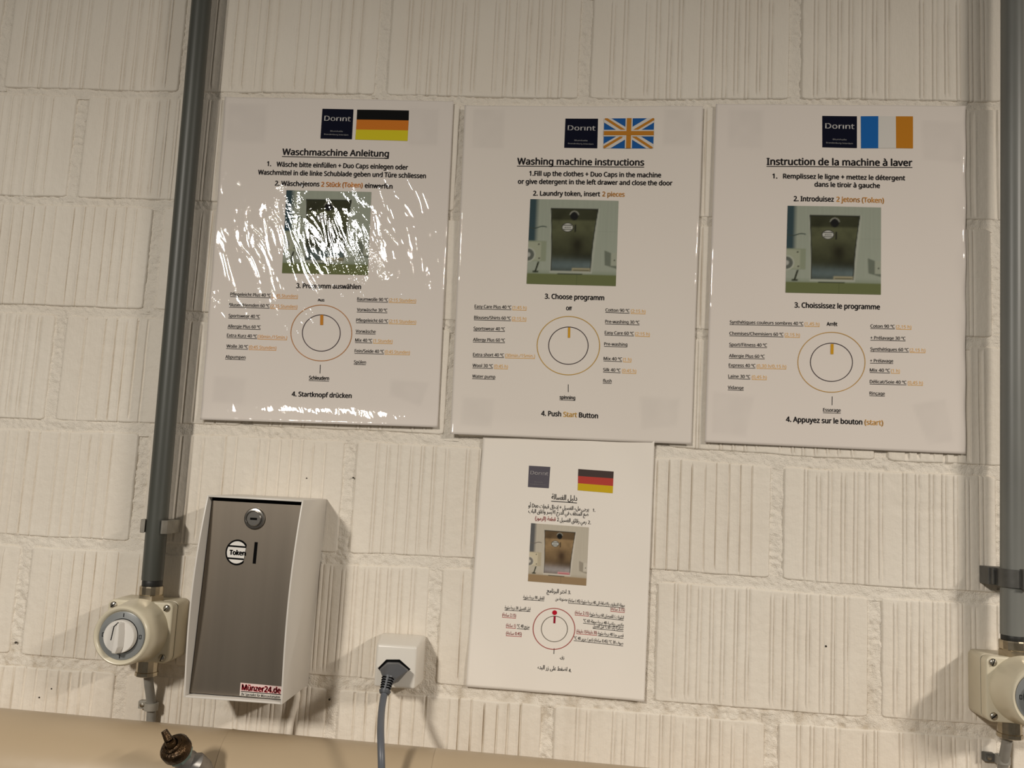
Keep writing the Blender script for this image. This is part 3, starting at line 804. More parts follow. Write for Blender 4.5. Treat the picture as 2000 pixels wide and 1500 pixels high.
def flush_texts():
    """turn every queued line into one flat mesh lying on its sheet (one depsgraph pass)"""
    import os
    fdir = os.path.join(bpy.utils.resource_path('LOCAL'), 'datafiles', 'fonts')
    font = None
    try: font = bpy.data.fonts.load(os.path.join(fdir, 'NotoSansHebrew-Regular.woff2'))   # ships with Blender; has humanist Latin letters
    except Exception: pass
    cache = {}; capn = {}
    for q in QUEUE:
        k = (q['body'], q['bold'])
        if k in cache: continue
        c = bpy.data.curves.new('t', 'FONT'); c.body = k[0]; c.size = 1; c.resolution_u = 2
        if font and all(ord(ch) < 0x180 for ch in q['body']): c.font = font; capn[k] = .573
        o = bpy.data.objects.new('t', c); COL.objects.link(o); cache[k] = o
    dg = bpy.context.evaluated_depsgraph_get(); data = {}
    for k, o in cache.items():
        me = bpy.data.meshes.new_from_object(o.evaluated_get(dg))
        v = np.empty(len(me.vertices)*3); me.vertices.foreach_get('co', v); v = v.reshape(-1, 3)
        data[k] = (v, [list(p.vertices) for p in me.polygons]); bpy.data.meshes.remove(me)
    for o in cache.values():
        c = o.data; bpy.data.objects.remove(o); bpy.data.curves.remove(c)
    for q in QUEUE:
        v, f = data[(q['body'], q['bold'])]
        if not len(v): continue
        a = np.array(q['a'], float); b = np.array(q['b'], float)
        if q['bold']:      # heavier weight: the same outlines laid again a hair to each side
            k_ = q['bold']*1.0; n_ = len(v); sh_ = [(-k_, 0), (k_, 0)] + ([(-k_*.5, k_*.7), (k_*.5, -k_*.7)] if k_ > .02 else [])
            v = np.concatenate([v+np.array([a_, b_, 0]) for a_, b_ in [(0, 0)]+sh_]); f = [[i+n_*j for i in z_] for j in range(len(sh_)+1) for z_ in f]
        t = (v[:, 0]-v[:, 0].min())/max(1e-6, v[:, 0].max()-v[:, 0].min())
        s = q['sh']
        if s:
            mid = (a+b)/2; P0 = at(mid[0], mid[1], s.base); P1 = P0+np.array([s.uz[0], 0, s.uz[1]])*.02
            d = P1-CAM; up = np.array([1000+FPX*(d@CR)/(d@CF), 750-FPX*(d@CU)/(d@CF)])-mid; up = up/np.linalg.norm(up)
        else: up = np.array(q['up'], float)
        px = a+(b-a)*t[:, None]+up*(v[:, 1]/capn.get((q['body'], q['bold']), .682)*q['cap'])[:, None]
        if s:
            V = s.S(px[:, 0], px[:, 1], q['lift']); m = ink(q['col'], s.lam); par = q['parent'] or s.root
        else:
            V = at(px[:, 0], px[:, 1], q['dep']); m = q['m']; par = q['parent']
        F_ = [list(x) for x in f]
        if q['ul']:
            n0 = -up*q['ulg']; ex = 1 if q['ul'] is True else q['ul']
            p = np.linspace(a+n0, b+n0, 12); V2, F2 = s.stroke(p, q['ulw']*ex); o = len(V); V = np.concatenate([V, V2]); F_ += [[i+o for i in z] for z in F2]
        put(q['name'], V, F_, m, par)

BLK = (.022, .020, .022); ORG = (.80, .31, .07); YEL = (.84, .48, .12); LORG = (.84, .42, .12)
NAVY = (.001, .002, .013); WHT = (.80, .78, .76)
def logo(s, c, tl, col=NAVY, wh=WHT):
    lg = s.quad('logo', c, col)
    c = np.array(c, float)
    f = lambda u, v: (1-u)*(1-v)*c[0]+u*(1-v)*c[1]+u*v*c[2]+(1-u)*v*c[3]
    h = np.linalg.norm(c[3]-c[0])
    s.text('Dor\u0131nt', *f(.085, .40), *f(.925, .405), h*.165, col=wh, bold=.008, name='logo_lettering', parent=lg, lift=.0006)
    s.text('Blumhalle', *f(.30, .765), *f(.70, .77), h*.045, col=tuple(.45*x for x in wh), bold=0, name='logo_lettering', parent=lg, lift=.0006)
    s.text('Brandenburg Interdam', *f(.11, .875), *f(.88, .885), h*.045, col=tuple(.45*x for x in wh), bold=0, name='logo_lettering', parent=lg, lift=.0006)

def photo_colors(nu, nv, green, sticker):
    """the printed snapshot of the token box: flat print on the sheet"""
    u, v = np.meshgrid(np.linspace(0, 1, nu), np.linspace(0, 1, nv), indexing='ij')
    def sm(d, w=.012): return np.clip(d/w+.5, 0, 1)[..., None]
    def mixc(c, col, w): return c*(1-w)+np.array(col)*w
    c = np.ones((nu, nv, 3))*np.array([.34, .37, .30] if green else [.52, .47, .38])
    c = c*(1+.06*vnoise(u*60, v*3, 3))[..., None]
    c = mixc(c, [.22, .26, .18] if green else [.40, .34, .25], sm(v-.84, .04)*.5)
    # floor pipe
    c = mixc(c, [.15, .17, .07] if green else [.32, .22, .12], sm(v-.875))
    c = mixc(c, [.10, .12, .05] if green else [.2, .13, .07], sm(.004-np.abs(u-.56), .004)*sm(v-.875)*.6)
    # conduit on the left with its cable
    c = mixc(c, [.04, .07, .08] if green else [.12, .12, .12], sm(.085-u, .05)*sm(.5-v, .03))
    c = mixc(c, [.05, .07, .06] if green else [.15, .13, .11], sm(.006-np.abs(v-.33-.012*np.sin(u*30)), .008)*sm(.2-u))
    c = mixc(c, [.30, .33, .27] if green else [.5, .45, .36], sm(.004-np.abs(v-.365), .006)*sm(u-.78)*.8)
    # switch at the left
    c = mixc(c, [.27, .30, .21] if green else [.47, .41, .29], sm(.205-u)*sm(v-.49)*sm(.73-v))
    c = mixc(c, [.36, .38, .28] if green else [.60, .53, .38], sm(.145-u)*sm(v-.505)*sm(.72-v))
    r = np.hypot(u-.0, (v-.655)*.98)
    c = mixc(c, [.44, .46, .38] if green else [.62, .57, .46], sm(.085-r)); c = mixc(c, [.12, .13, .11] if green else [.2, .19, .17], sm(.070-r)); c = mixc(c, [.42, .42, .38] if green else [.6, .57, .5], sm(.028-r))
    for a, b in ((.118, .53), (.128, .695)): c = mixc(c, [.04, .04, .03], sm(.009-np.hypot(u-a, v-b)))
    c = mixc(c, [.03, .035, .02], sm(.010-np.abs(u-.105+(v-.8)*.28), .01)*sm(v-.735)*sm(.86-v))
    c = mixc(c, [.03, .035, .02], sm(.010-np.abs(v-.853), .01)*sm(u-.06)*sm(.125-u))
    # socket at the right
    c = mixc(c, [.16, .18, .14] if green else [.33, .29, .23], sm(u-.86-(v-.60)*.05)*sm(v-.59-(u-.87)*.4)*sm(.76-v+(u-.87)*.3))
    c = mixc(c, [.36, .38, .30] if green else [.58, .53, .44], sm(u-.935)*sm(v-.615)*sm(.765-v))
    c = mixc(c, [.05, .05, .04], sm(.008-np.hypot(u-.975, v-.70)))
    # box housing and steel front
    L0 = .222+.012*np.sin(v*3)+(v-.1)*.030; R0 = .792-(v-.1)*.085
    c = mixc(c, [.40, .42, .35] if green else [.60, .55, .47], sm(u-L0)*sm(R0-u)*sm(v-.095)*sm(.862-v))
    Lp, Rp = L0+.016, R0-.020-.012*np.sin((v-.1)*4)
    w = sm(u-Lp)*sm(Rp-u)*sm(v-.105)*sm(.838-v)
    st = np.ones((nu, nv, 3))*(np.array([.040, .042, .022]) if green else np.array([.13, .085, .045]))
    st = mixc(st, [.10, .105, .055] if green else [.30, .20, .10], sm(v-.24, .03)*sm(.50-v, .3))
    st = mixc(st, [.02, .018, .010] if green else [.06, .035, .02], (np.exp(-((u-.55)/.08)**2-((v-.52)/.11)**2))[..., None]*.9)
    st = mixc(st, [.13, .17, .17] if green else [.36, .33, .32], (np.exp(-((v-.77)/.07)**2))[..., None]*.9)
    st = st*(1+.35*fbm(u*9, v*9, 8, 3))[..., None]
    c = c*(1-w)+st*w
    dk = sm(.006-np.abs(u-Lp), .006)*sm(v-.1)*sm(.84-v)+sm(.006-np.abs(u-Rp), .006)*sm(v-.1)*sm(.84-v)+sm(.008-np.abs(v-.107), .008)*sm(u-Lp)*sm(Rp-u)
    c = mixc(c, [.015, .018, .012], np.clip(dk, 0, 1)*.85)
    # lock, badge, slot, sticker
    rl = np.hypot((u-.505), (v-.19)*.9)
    c = mixc(c, [.012, .012, .012], sm(.045-rl)); c = mixc(c, [.30, .30, .25], sm(.007-np.abs(rl-.050), .006)*sm(.178-v)*.8)
    re = np.hypot((u-.435), (v-.325)*1.25)
    c = mixc(c, [.015, .015, .012], sm(.068-re)); c = mixc(c, [.55, .55, .50], sm(.057-re))
    c = mixc(c, [.05, .05, .05], sm(.057-re)*sm(.004-np.abs(np.abs(v-.325)-.022), .004))
    c = mixc(c, [.12, .12, .11], sm(.007-np.abs(v-.327), .006)*sm(.038-np.abs(u-.435))*.8*(.6+.8*(vnoise(u*150, v*30, 2)+.5))[..., None])
    c = mixc(c, [.01, .01, .01], sm(.007-np.abs(u-.522))*sm(.045-np.abs(v-.335)))
    c = mixc(c, [.34, .31, .20] if green else [.62, .30, .30], sm(u-.50)*sm(.705-u)*sm(v-.800)*sm(.838-v))
    c = mixc(c, [.10, .10, .06] if green else [.35, .04, .05], sm(u-.515)*sm(.695-u)*sm(.006-np.abs(v-.827), .006)*.9)
    c = mixc(c, [.03, .035, .02], sm(u-.34)*sm(.62-u)*sm(.006-np.abs(v-.872), .008)*.9)
    return np.clip(c, 0, 1).reshape(-1, 3)
def photo(s, c, green=True):
    nu, nv = 110, 104
    s.quad('photo_print', c, None, n=nu, n2=nv, m=attr_mat('photo_ink', s.lam), colors=photo_colors(nu, nv, green, None), lift=.0004)

def dial(s, c, rx, ry, ix, iy, oc, ic, mk, mc, tick, w=1.4):
    g = s.ring('dial_ring', c, rx, ry, w, oc)
    s.ring('inner_ring', c, ix, iy, w, ic, g)
    x0, x1, y0, y1 = mk
    s.quad('dial_marker', [(x0, y0), (x1, y0), (x1-.3, y1), (x0-.3, y1)], mc, n=4, parent=g, lift=.0005)
    s.line('dial_tick', *tick, 1.1, BLK, g)

# displacement of each sheet out of its plane; a runs -1..1 across, b -1..1 upwards
def d_left(a, b):
    d = .0010+.0005*np.sin(3.1*a+1.9*b)+.0002*np.sin(7*a-3.1*b+1)+.00006*np.sin(16*a+9*b)+.00005*np.sin(-11*a+17*b+2)
    d = d+.0046*np.clip((-b-.88)/.12, 0, 1)**1.7*(1.05-.55*a*a)
    d = d+.0007*np.clip((-a-.9)/.1, 0, 1)*(1+np.sin(14*b))
    return d*.9
def d_mid(a, b):
    d = .0008+.0006*np.sin(2.7*a-2.1*b+.6)+.0003*np.sin(6*a+4*b)+.0015*np.clip((-b-.90)/.10, 0, 1)**1.5*np.clip(.5-a, 0, 1)*1.6
    return d+.0010*np.clip((-a-.86)/.14, 0, 1)
def d_right(a, b):
    d = .0008+.0005*np.sin(2.2*a-1.7*b+2)+.00025*np.sin(7*a+5*b)+.0009*np.clip((a-.93)/.07, 0, 1)*(1+.8*np.sin(19*b))
    return d
def d_a4(a, b):
    return .0006+.0007*np.sin(1.9*a+.7*b)+.0004*np.sin(3*a-4*b)+.0016*np.clip((a-.7)/.3, 0, 1)**1.5+.0004*np.sin(9*a*b)

PAPER = (.78, .715, .655)
# --- German
s = Sheet('notice', 'leftmost laminated notice with German heading and black orange yellow flag', [(440,190),(886,198),(855,835),(393,820)], .0028, 1.0, d_left, PAPER,
          [[(800,212),(857,214),(854,285),(798,283)], [(447,203),(522,205),(518,280),(442,276)], [(764,742),(838,748),(822,792),(762,772)], [(420,735),(480,740),(476,790),(415,785)]])
logo(s, [(630.5,213.5),(691,214.5),(688,273),(626.5,271.5)], None)
fl = s.quad('flag', [(698.2,215),(799,216.5),(798.4,236),(697.2,234.5)], (.003, .003, .003), n=10, n2=4)
s.quad('flag_stripe', [(697.2,234.5),(798.4,236),(797.3,255.5),(696,254)], (.62, .19, .02), n=10, n2=4, parent=fl)
s.quad('flag_stripe', [(696,254),(797.3,255.5),(796.3,276),(694.5,273.5)], (.66, .56, .02), n=10, n2=4, parent=fl)
s.text('Waschmaschine Anleitung', 551.6, 303, 760, 307, 12, ul=True, bold=.028, name='heading', ulw=1.3, ulg=3.4)
s.text('1.', 521.7, 324.6, 530, 325, 9, bold=.03); s.text('Wäsche bitte einfüllen + Duo Caps einlegen oder', 540.4, 325.6, 797, 332, 9, bold=.03)
s.text('Waschmittel in die linke Schublade geben und Türe schliessen', 504.3, 341.2, 832, 348.5, 9, bold=.03)
s.text('2. Wäschejetons', 537.3, 362.8, 624.4, 364.6, 9, bold=.03); s.text('2 Stück (Token)', 627.5, 365, 709, 367.2, 9, col=ORG, bold=.03); s.text('einwerfen', 712.8, 367.7, 767, 369.3, 9, bold=.03)
photo(s, [(560,372),(726,376),(719,538),(551,533.6)])
s.text('3. Programm auswählen', 578.8, 562.5, 705.5, 565, 9, bold=.03)
s.text('Aus', 621, 588.5, 634, 589, 5.5, bold=.03)
dial(s, (628, 650.6), 59.4, 54.4, 36.9, 35.4, (.50, .22, .07), (.05, .03, .04), (626.2, 632, 615.5, 635), (.60, .24, .03), ((626, 712.5), (625.3, 729.5)))
s.text('Schleudern', 603.8, 741.2, 643, 742.6, 7, bold=.03, ul=True)
s.text('4. Startknopf drücken', 570, 773.8, 687, 777.5, 9, bold=.03)
KW = dict(cap=6.2, bold=.012, ul=True, ulg=1.9, ulw=.9)
def rows(s, L, kb, kc):
    for b, x0, y0, x1, y1, o, ox0, ox1, col in L:
        s.text(b, x0, y0, x1, y1, **KW)
        if o: s.text(o, ox0, y1+.3, ox1, y1+.3+(y1-y0)*(ox1-ox0)/(x1-x0), col=col, **{**KW, 'bold': 0})
OR2 = (.82, .42, .12)
rows(s, [('Pflegeleicht Plus 40 ºC', 450.5, 577.8, 529, 580, '(1:45 Stunden)', 531, 582, OR2), ('Blusen/Hemden 60 ºC', 448.5, 598.5, 527, 600.5, '(2:15 Stunden)', 528.5, 581, OR2),
         ('Sportswear 40 ºC', 447, 619.7, 508, 621.5, None, 0, 0, 0), ('Allergie Plus 60 ºC', 445.5, 640.3, 509.5, 642, None, 0, 0, 0), ('Extra Kurz 40 ºC', 444, 658, 502.5, 660, '(30min./15min.)', 503.5, 561, OR2),
         ('Wolle 30 ºC', 443, 679.2, 485, 680.6, '(0:45 Stunden)', 486.5, 540, OR2), ('Abpumpen', 441, 700, 480, 701.2, None, 0, 0, 0),
         ('Baumwolle 90 ºC', 698, 587.3, 758.5, 589, '(2:15 Stunden)', 760, 813, YEL), ('Vorwäsche 30 ºC', 697.5, 608, 757, 609.6, None, 0, 0, 0), ('Pflegeleicht 60 ºC', 696, 628.6, 758.5, 630.4, '(2:15 Stunden)', 760, 813, YEL),
         ('Vorwäsche', 695, 650, 734, 651.2, None, 0, 0, 0), ('Mix 40 ºC', 694, 667.4, 727.5, 668.4, '(1 Stunde)', 729.5, 767, YEL), ('Fein/Seide 40 ºC', 693, 688.4, 750.5, 690, '(0:45 Stunden)', 752, 801, YEL), ('Spülen', 691.5, 710, 715, 710.8, None, 0, 0, 0)], 0, 0)
# --- English
s = Sheet('notice', 'middle laminated notice with English heading and blue orange Union flag', [(908,207),(1373,208),(1350,868),(880,848)], .0040, .55, d_mid, (.79, .725, .655),
          [[(925,214),(985,214),(983,290),(922,288)], [(1298,214),(1357,214),(1352,285),(1294,283)], [(1250,775),(1326,780),(1322,832),(1254,838)], [(905,775),(965,780),(960,835),(900,830)]])
logo(s, [(1104.5,232),(1168,232),(1166.5,290),(1102,289)], None)
def union(s, c):
    c = np.array(c, float)
    f = lambda u, v: tuple((1-u)*(1-v)*c[0]+u*(1-v)*c[1]+u*v*c[2]+(1-u)*v*c[3])
    fl = s.quad('flag', c, (.012, .10, .34), n=10, n2=8)
    W_ = (.66, .62, .57); O_ = (.50, .20, .02)
    def bar(u0, v0, u1, v1, w, col, lift):
        # straight band between two flag points, width w in flag heights, clipped to the flag
        a = np.array([u0*1.65, v0]); b = np.array([u1*1.65, v1]); d = (b-a)/np.linalg.norm(b-a); n = np.array([-d[1], d[0]])*w/2
        P = [a+n, b+n, b-n, a-n]
        # clip polygon to the rectangle
        for ax_, lim, sg in ((0, 0, 1), (0, 1.65, -1), (1, 0, 1), (1, 1, -1)):
            out = []
            for i in range(len(P)):
                p, q = P[i-1], P[i]; pi, qi = (p[ax_]-lim)*sg, (q[ax_]-lim)*sg
                if (pi >= 0) != (qi >= 0): out.append(p+(q-p)*pi/(pi-qi))
                if qi >= 0: out.append(q)
            P = out
        px = np.array([f(p[0]/1.65, p[1]) for p in P])
        V = s.S(px[:, 0], px[:, 1], lift); put('flag_stripe', V, [list(range(len(P)))], ink(col, s.lam), fl)
    for a in ((0, 0, 1, 1), (0, 1, 1, 0)): bar(*a, .24, W_, .0006)
    bar(.02, 0, .42, .42, .085, O_, .00075); bar(.98, 1, .58, .58, .085, O_, .00075); bar(0, .98, .42, .56, .085, O_, .00075); bar(1, .02, .58, .44, .085, O_, .00075)
    bar(.5, 0, .5, 1, .235, W_, .0009); bar(0, .5, 1, .5, .22, W_, .0009); bar(.5, 0, .5, 1, .155, O_, .00105); bar(0, .5, 1, .5, .14, O_, .00105)
union(s, [(1180,231.5),(1277.5,232),(1275.5,291),(1178.5,290)])
s.text('Washing machine instructions', 1010, 321.3, 1258, 324, 12.5, ul=True, bold=.028, name='heading', ulw=1.3, ulg=3.2)
s.text('1.Fill up the clothes + Duo Caps in the machine', 1033.5, 343.3, 1291, 347.3, 9, bold=.03); s.text('or give detergent in the left drawer and close the door', 1011.5, 358.8, 1313, 363, 9, bold=.03)
s.text('2. Laundry token, insert', 1041, 382, 1172, 384, 9, bold=.03); s.text('2 pieces', 1176, 384, 1220, 384.8, 9, col=LORG, bold=.03)
photo(s, [(1036,389),(1208,393),(1202.5,559.5),(1028.5,554.5)])
s.text('3. Choose programm', 1064, 583.5, 1180, 587, 9.5, bold=.03); s.text('Off', 1105.5, 606, 1117, 606.5, 6.5, bold=.04)
dial(s, (1110.2, 675.4), 61, 57, 38.5, 36.4, (.55, .33, .06), (.05, .035, .04), (1109.5, 1113.7, 640, 660), (.66, .34, .02), ((1110, 751), (1110, 766)))
s.text('spinning', 1093, 779, 1123.5, 780.3, 6.5, bold=.03, ul=True)
s.text('4. Push', 1057, 812, 1096, 813.5, 9.5, bold=.03); s.text('Start', 1100, 814, 1127, 815, 9.5, col=(.90, .55, .16), bold=.03); s.text('Button', 1130.5, 815.2, 1168, 817, 9.5, bold=.03)
rows(s, [('Easy Care Plus 40 ºC', 927, 601.5, 999, 603.5, '(1:45 h)', 1001, 1028.5, YEL), ('Blouses/Shirts 60 ºC', 926, 623, 998, 625, '(2:15 h)', 1000, 1028, YEL), ('Sportswear 40 ºC', 925, 644.5, 986.5, 646, None, 0, 0, 0),
         ('Allergy Plus 60 ºC', 924, 666.3, 986.5, 668, None, 0, 0, 0), ('Extra short 40 ºC', 924, 695.5, 984.5, 697, '(30min./15min.)', 987, 1045, YEL), ('Wool 30 ºC', 923, 716.7, 963, 718, '(0:45 h)', 965.5, 992, YEL), ('Water pump', 922.5, 737.8, 967.5, 739.2, None, 0, 0, 0),
         ('Cotton 90 ºC', 1182.5, 609, 1229.5, 610.5, '(2:15 h)', 1232, 1260.5, YEL), ('Pre-washing 30 ºC', 1182, 631.3, 1249, 633.2, None, 0, 0, 0), ('Easy Care 60 ºC', 1181, 653, 1238, 654.8, '(2:15 h)', 1240.5, 1269, YEL), ('Pre-washing', 1180, 675, 1225, 676.2, None, 0, 0, 0),
         ('Mix 40 ºC', 1179, 703.4, 1215, 704.8, '(1 h)', 1217, 1233, YEL), ('Silk 40 ºC', 1178, 725.2, 1212, 726.5, '(0:45 h)', 1215, 1242.5, YEL), ('flush', 1177.5, 746.8, 1194.5, 747.3, None, 0, 0, 0)], 0, 0)
# --- French
s = Sheet('notice', 'rightmost laminated notice with French heading and blue white orange flag', [(1398,203),(1885,208),(1885,887),(1376,864)], .0028, .45, d_right, (.80, .73, .665),
          [[(1424,214),(1490,216),(1488,290),(1422,288)], [(1800,236),(1880,240),(1878,318),(1802,312)], [(1392,765),(1472,776),(1456,852),(1390,846)], [(1781,790),(1846,780),(1862,862),(1812,868)]])
logo(s, [(1605.5,227),(1673,228),(1673,290),(1605.5,288.5)], None)
fl = s.quad('flag', [(1714.5,228),(1748.5,228.5),(1749,290.5),(1714.5,290.5)], (.70, .67, .62), n=4, n2=6)
s.quad('flag_stripe', [(1680.5,228),(1714.5,228),(1714.5,290.5),(1681,290.5)], (.010, .125, .42), n=4, n2=6, parent=fl)
s.quad('flag_stripe', [(1748.5,228.5),(1782,228.5),(1782,291),(1749,290.5)], (.54, .21, .015), n=4, n2=6, parent=fl)
s.text('Instruction de la machine à laver', 1497, 322.3, 1781, 325.2, 13, ul=True, bold=.028, name='heading', ulw=1.3, ulg=3.0)
s.text('1.', 1508, 348.6, 1518, 349, 9, bold=.03); s.text('Remplissez le ligne + mettez le détergent', 1529, 349, 1767, 353, 9, bold=.03); s.text('dans le tiroir à gauche', 1590, 365.3, 1718, 367.8, 9, bold=.03)
s.text('2. Introduisez', 1549.5, 393.4, 1628, 394.7, 9.5, bold=.03); s.text('2 jetons (Token)', 1632.5, 394.7, 1726, 396.8, 9.5, col=LORG, bold=.03)
photo(s, [(1538,402.5),(1720,406),(1719.5,576),(1533.5,572)])
s.text('3. Choississez le programme', 1551, 601, 1718, 604.7, 9.8, bold=.03); s.text('Arrêt', 1614, 636.3, 1635, 636.9, 7, bold=.03)
dial(s, (1623.4, 707.8), 65.8, 58.5, 41.2, 37.3, (.55, .32, .08), (.05, .035, .04), (1621.8, 1627.5, 672, 692), (.66, .34, .02), ((1624.7, 774.5), (1624.5, 791.5)))
s.text('Essorage', 1607, 804, 1641.5, 805, 7, bold=.02, ul=True)
s.text('4. Appuyez sur le bouton', 1534.5, 823.6, 1684, 829.2, 10, bold=.03); s.text('(start)', 1688, 829.4, 1725, 830.8, 10, col=(.90, .52, .17), bold=.03)
rows(s, [('Synthétiques couleurs sombres 40 ºC', 1425, 632.3, 1568.5, 635.5, '(1,45 h)', 1571, 1600, YEL), ('Chemises/Chemisiers 60 ºC', 1424.5, 654.3, 1529.5, 656.7, '(2,15 h)', 1532, 1561.5, YEL), ('Sport/Fitness 40 ºC', 1424, 676, 1497.5, 677.6, None, 0, 0, 0),
         ('Allergie Plus 60 ºC', 1423.5, 698, 1493, 699.6, None, 0, 0, 0), ('Express 40 ºC', 1423, 716.3, 1475, 717.6, '(0,30 h/0,15 h)', 1477.5, 1535, YEL), ('Laine 30 ºC', 1422, 737.8, 1465, 739, '(0,45 h)', 1468, 1497, YEL), ('Vidange', 1421, 759.8, 1452, 760.8, None, 0, 0, 0),
         ('Coton 90 ºC', 1699.5, 640, 1747, 641, '(2,15 h)', 1749.5, 1779.5, YEL), ('+ Prélavage 30 ºC', 1699.5, 662.8, 1768, 664.3, None, 0, 0, 0), ('Synthétiques 60 ºC', 1699.5, 684.8, 1774.5, 686.4, '(2,15 h)', 1776.5, 1807, YEL), ('+ Prélavage', 1699, 707.4, 1744, 708.3, None, 0, 0, 0),
         ('Mix 40 ºC', 1698.5, 725.8, 1738, 726.8, '(1 h)', 1740, 1757, YEL), ('Délicat/Soie 40 ºC', 1698.5, 748.2, 1770, 750, '(0,45 h)', 1772.5, 1802, YEL), ('Rinçage', 1698, 771, 1728, 771.8, None, 0, 0, 0)], 0, 0)
# --- Arabic, plain paper, tucked under the English one
s = Sheet('notice', 'small unlaminated paper notice in Arabic hanging below the middle notice', [(944.5,838),(1278,860),(1258,1370),(910,1341)], .0019, 0, d_a4, (.86, .80, .72), [], 60, 84)
logo(s, [(1033.3,909.5),(1074.8,912),(1071.8,953.5),(1031.2,951)], None, col=(.115, .105, .125), wh=(.62, .58, .58))
fl = s.quad('flag', [(1129.5,916),(1198.5,921),(1197.8,934.5),(1129,929.6)], (.075, .055, .05), n=8, n2=4)
s.quad('flag_stripe', [(1129,929.6),(1197.8,934.5),(1197.2,949.2),(1128.8,943.8)], (.48, .065, .05), n=8, n2=4, parent=fl)
s.quad('flag_stripe', [(1128.8,943.8),(1197.2,949.2),(1196.5,963.3),(1128.2,957.5)], (.62, .42, .02), n=8, n2=4, parent=fl)
RED = (.42, .03, .035)
A = lambda b, x0, y0, x1, y1, cap=6.5, **k: s.text(arabic(b), x0, y0, x1, y1, cap, **k)
A('دليل الغسالة', 1077, 974.8, 1127, 978.2, 10, bold=.02, ul=True, name='heading', ulg=4.0, ulw=1.3)
s.text('1.', 1157.5, 999.2, 1162.5, 999.6, 6); A('يرجى ملء الغسيل + إدخال قبعات Duo أو', 1032, 990.6, 1150, 998, 7.5, bold=.015)
A('ضع المنظف في الدرج الأيسر وأغلق الباب', 1032, 1001, 1149, 1008, 7.5, bold=.015)
s.text('2.', 1148.5, 1023.2, 1153.8, 1023.6, 6.5, bold=.02); A('رمي رقائق الغسيل 2', 1088, 1018, 1145, 1022.6, 7.5, bold=.015); A('قطعة (الرموز)', 1045, 1015.2, 1085, 1017.8, 7.5, col=RED, bold=.015)
photo(s, [(1037.4,1021.7),(1150,1029.8),(1144.8,1143.5),(1031.3,1135)], green=False)
s.text('3.', 1109, 1159.6, 1114.8, 1160, 6.5, bold=.02); A('اختر البرنامج', 1068, 1157, 1106, 1159.4, 8, bold=.015)
KA = dict(cap=6.2, bold=.008, ul=True, ulg=2.3, ulw=.9)
A('سهلة التنظيف بالإضافة الى 40 درجة مئوية (1.45 ساعة)', 1110, 1175, 1219.8, 1185, **KA); A('مصنوعة من', 1084.8, 1172, 1108, 1173.6, 6.5, bold=.01)
A('(2.15 ساعة)', 1192.5, 1191.3, 1220, 1193.6, **{**KA, 'col': RED}); A('القطن 90 درجة مئوية', 1022, 1168.5, 1063, 1171, **KA)
A('قبل الغسيل 30 درجة مئوية', 985.8, 1189, 1036, 1192, **KA); A('(2.15 ساعة)', 981, 1203, 1007.8, 1205, **{**KA, 'col': RED})
A('مزيج 40 ºC', 1009.8, 1225, 1034, 1226.6, **KA); A('(1 ساعة)', 988.5, 1223.6, 1007.5, 1224.8, **{**KA, 'col': RED}); A('(0.45 ساعة)', 988.5, 1239, 1019, 1240.8, **{**KA, 'col': RED})
A('(2.15 ساعة)', 1123, 1198.6, 1150, 1201, **{**KA, 'col': RED}); A('البلوزات / القمصان 60 درجة مئوية', 1151.5, 1201.6, 1218, 1209, **KA)
A('ملابس رياضية 40 درجة سهلة 60 ºC', 1139, 1214.5, 1218, 1223, **KA); A('حساسية زائدة 60 ºC قبل الغسيل', 1158, 1224.6, 1217.5, 1230.6, **KA)
A('(30 دقيقة/15 دقيقة)', 1126, 1235, 1165.8, 1238.5, **{**KA, 'col': RED}); A('قصير جدا 40 درجة مئوية', 1167.7, 1239, 1217.5, 1244, **KA)
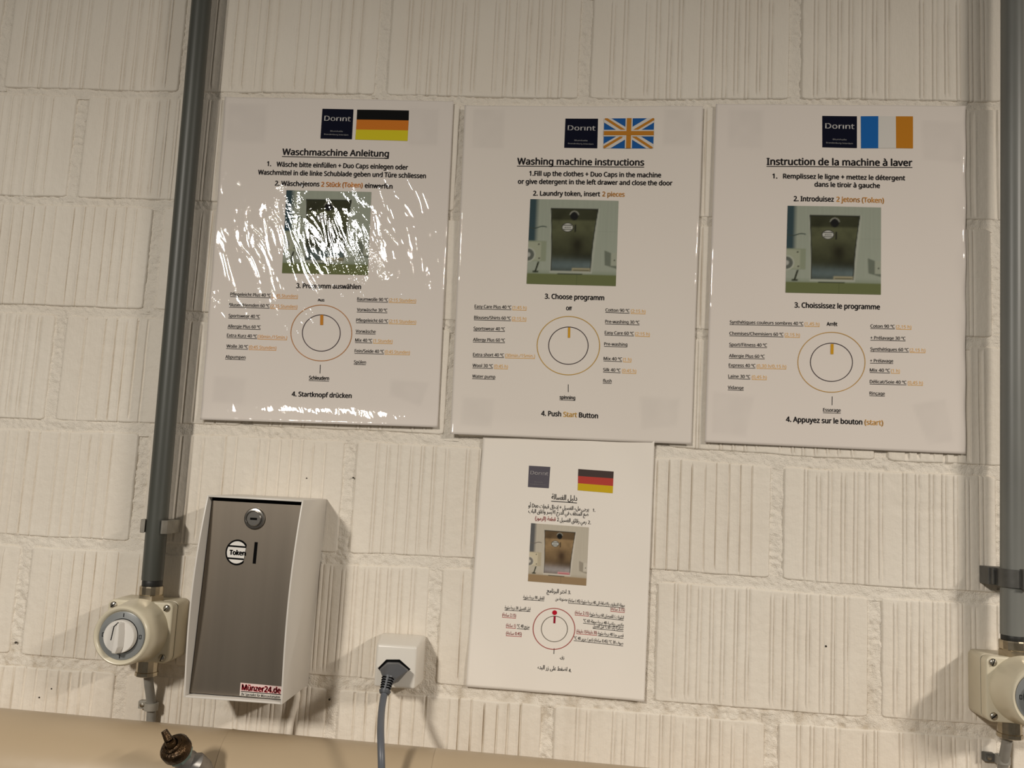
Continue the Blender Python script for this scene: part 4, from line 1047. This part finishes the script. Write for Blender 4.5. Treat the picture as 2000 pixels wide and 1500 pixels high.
A('صوف 30 ºC (0.45 ساعة) ناعم / حرير 40 ºC', 1120.8, 1248.5, 1217, 1258.8, **KA)
g = s.ring('dial_ring', (1082, 1227.9), 40.7, 40, 1.5, (.40, .09, .08)); s.ring('inner_ring', (1082.9, 1228), 25.4, 25, 1.1, (.14, .12, .09), g)
s.ring('dial_dot', (1083.3, 1196.2), 4.6, 4.6, 0, (.50, .012, .03), g, fill=True)
s.quad('dial_marker', [(1081.5,1203.3),(1085.2,1203.5),(1084.6,1217),(1080.9,1216.8)], (.30, .012, .03), n=4, parent=g, lift=.0005)
s.line('dial_tick', (1082.3, 1266), (1081.8, 1277), 1.1, BLK, g)
A('زق.', 1093, 1286, 1102, 1287, 6, bold=.01)
s.text('4.', 1110.5, 1312.3, 1115.8, 1312.8, 6.5, bold=.02); A('اضغط على زر البدء', 1050, 1306, 1107.5, 1311, 8, bold=.015)
# --- lettering on the token box
c = at(462, 1079, .083)
def boxtext(body, a, b, cap, up, dep, m, parent, bold, name='lettering'):
    QUEUE.append(dict(sh=None, body=body, a=a, b=b, cap=cap, up=up, dep=dep, m=m, parent=parent, bold=bold, ul=0, name=name))
M_RED = mat('sticker_red', (.62, .012, .03), .4)
boxtext('Token', (447.5, 1083), (479.3, 1085.0), 9.0, (.08, -1), .0825, M_BLACK, BADGE, .05)
boxtext('Münzer24.de', (471.5, 1347.5), (548, 1354.3), 11, (.08, -1), .0821, M_RED, STICK, .05)
boxtext('Ihr Spezialist für Münzautomaten', (471, 1358.0), (546.5, 1364.2), 5, (.08, -1), .0821, M_BLACK, STICK, .02)
flush_texts()

# a few chips where the paint is missing
M_CHIP = mat('bare_chip', (.05, .04, .03), .9)
for u, v, r in ((1613, 1262, .0012), (31, 1255, .0014), (101, 1345, .0009), (77, 1362, .0010), (643.5, 1366, .0012), (599, 934, .0008), (690, 933, .0011)):
    p = at(u, v); put('paint_chip', *lathe([(r*.8, -.0012), (r, .0006), (.0001, .0010)], (p[0], 0, p[2]), (0, -1, 0), 9), M_CHIP, wall)
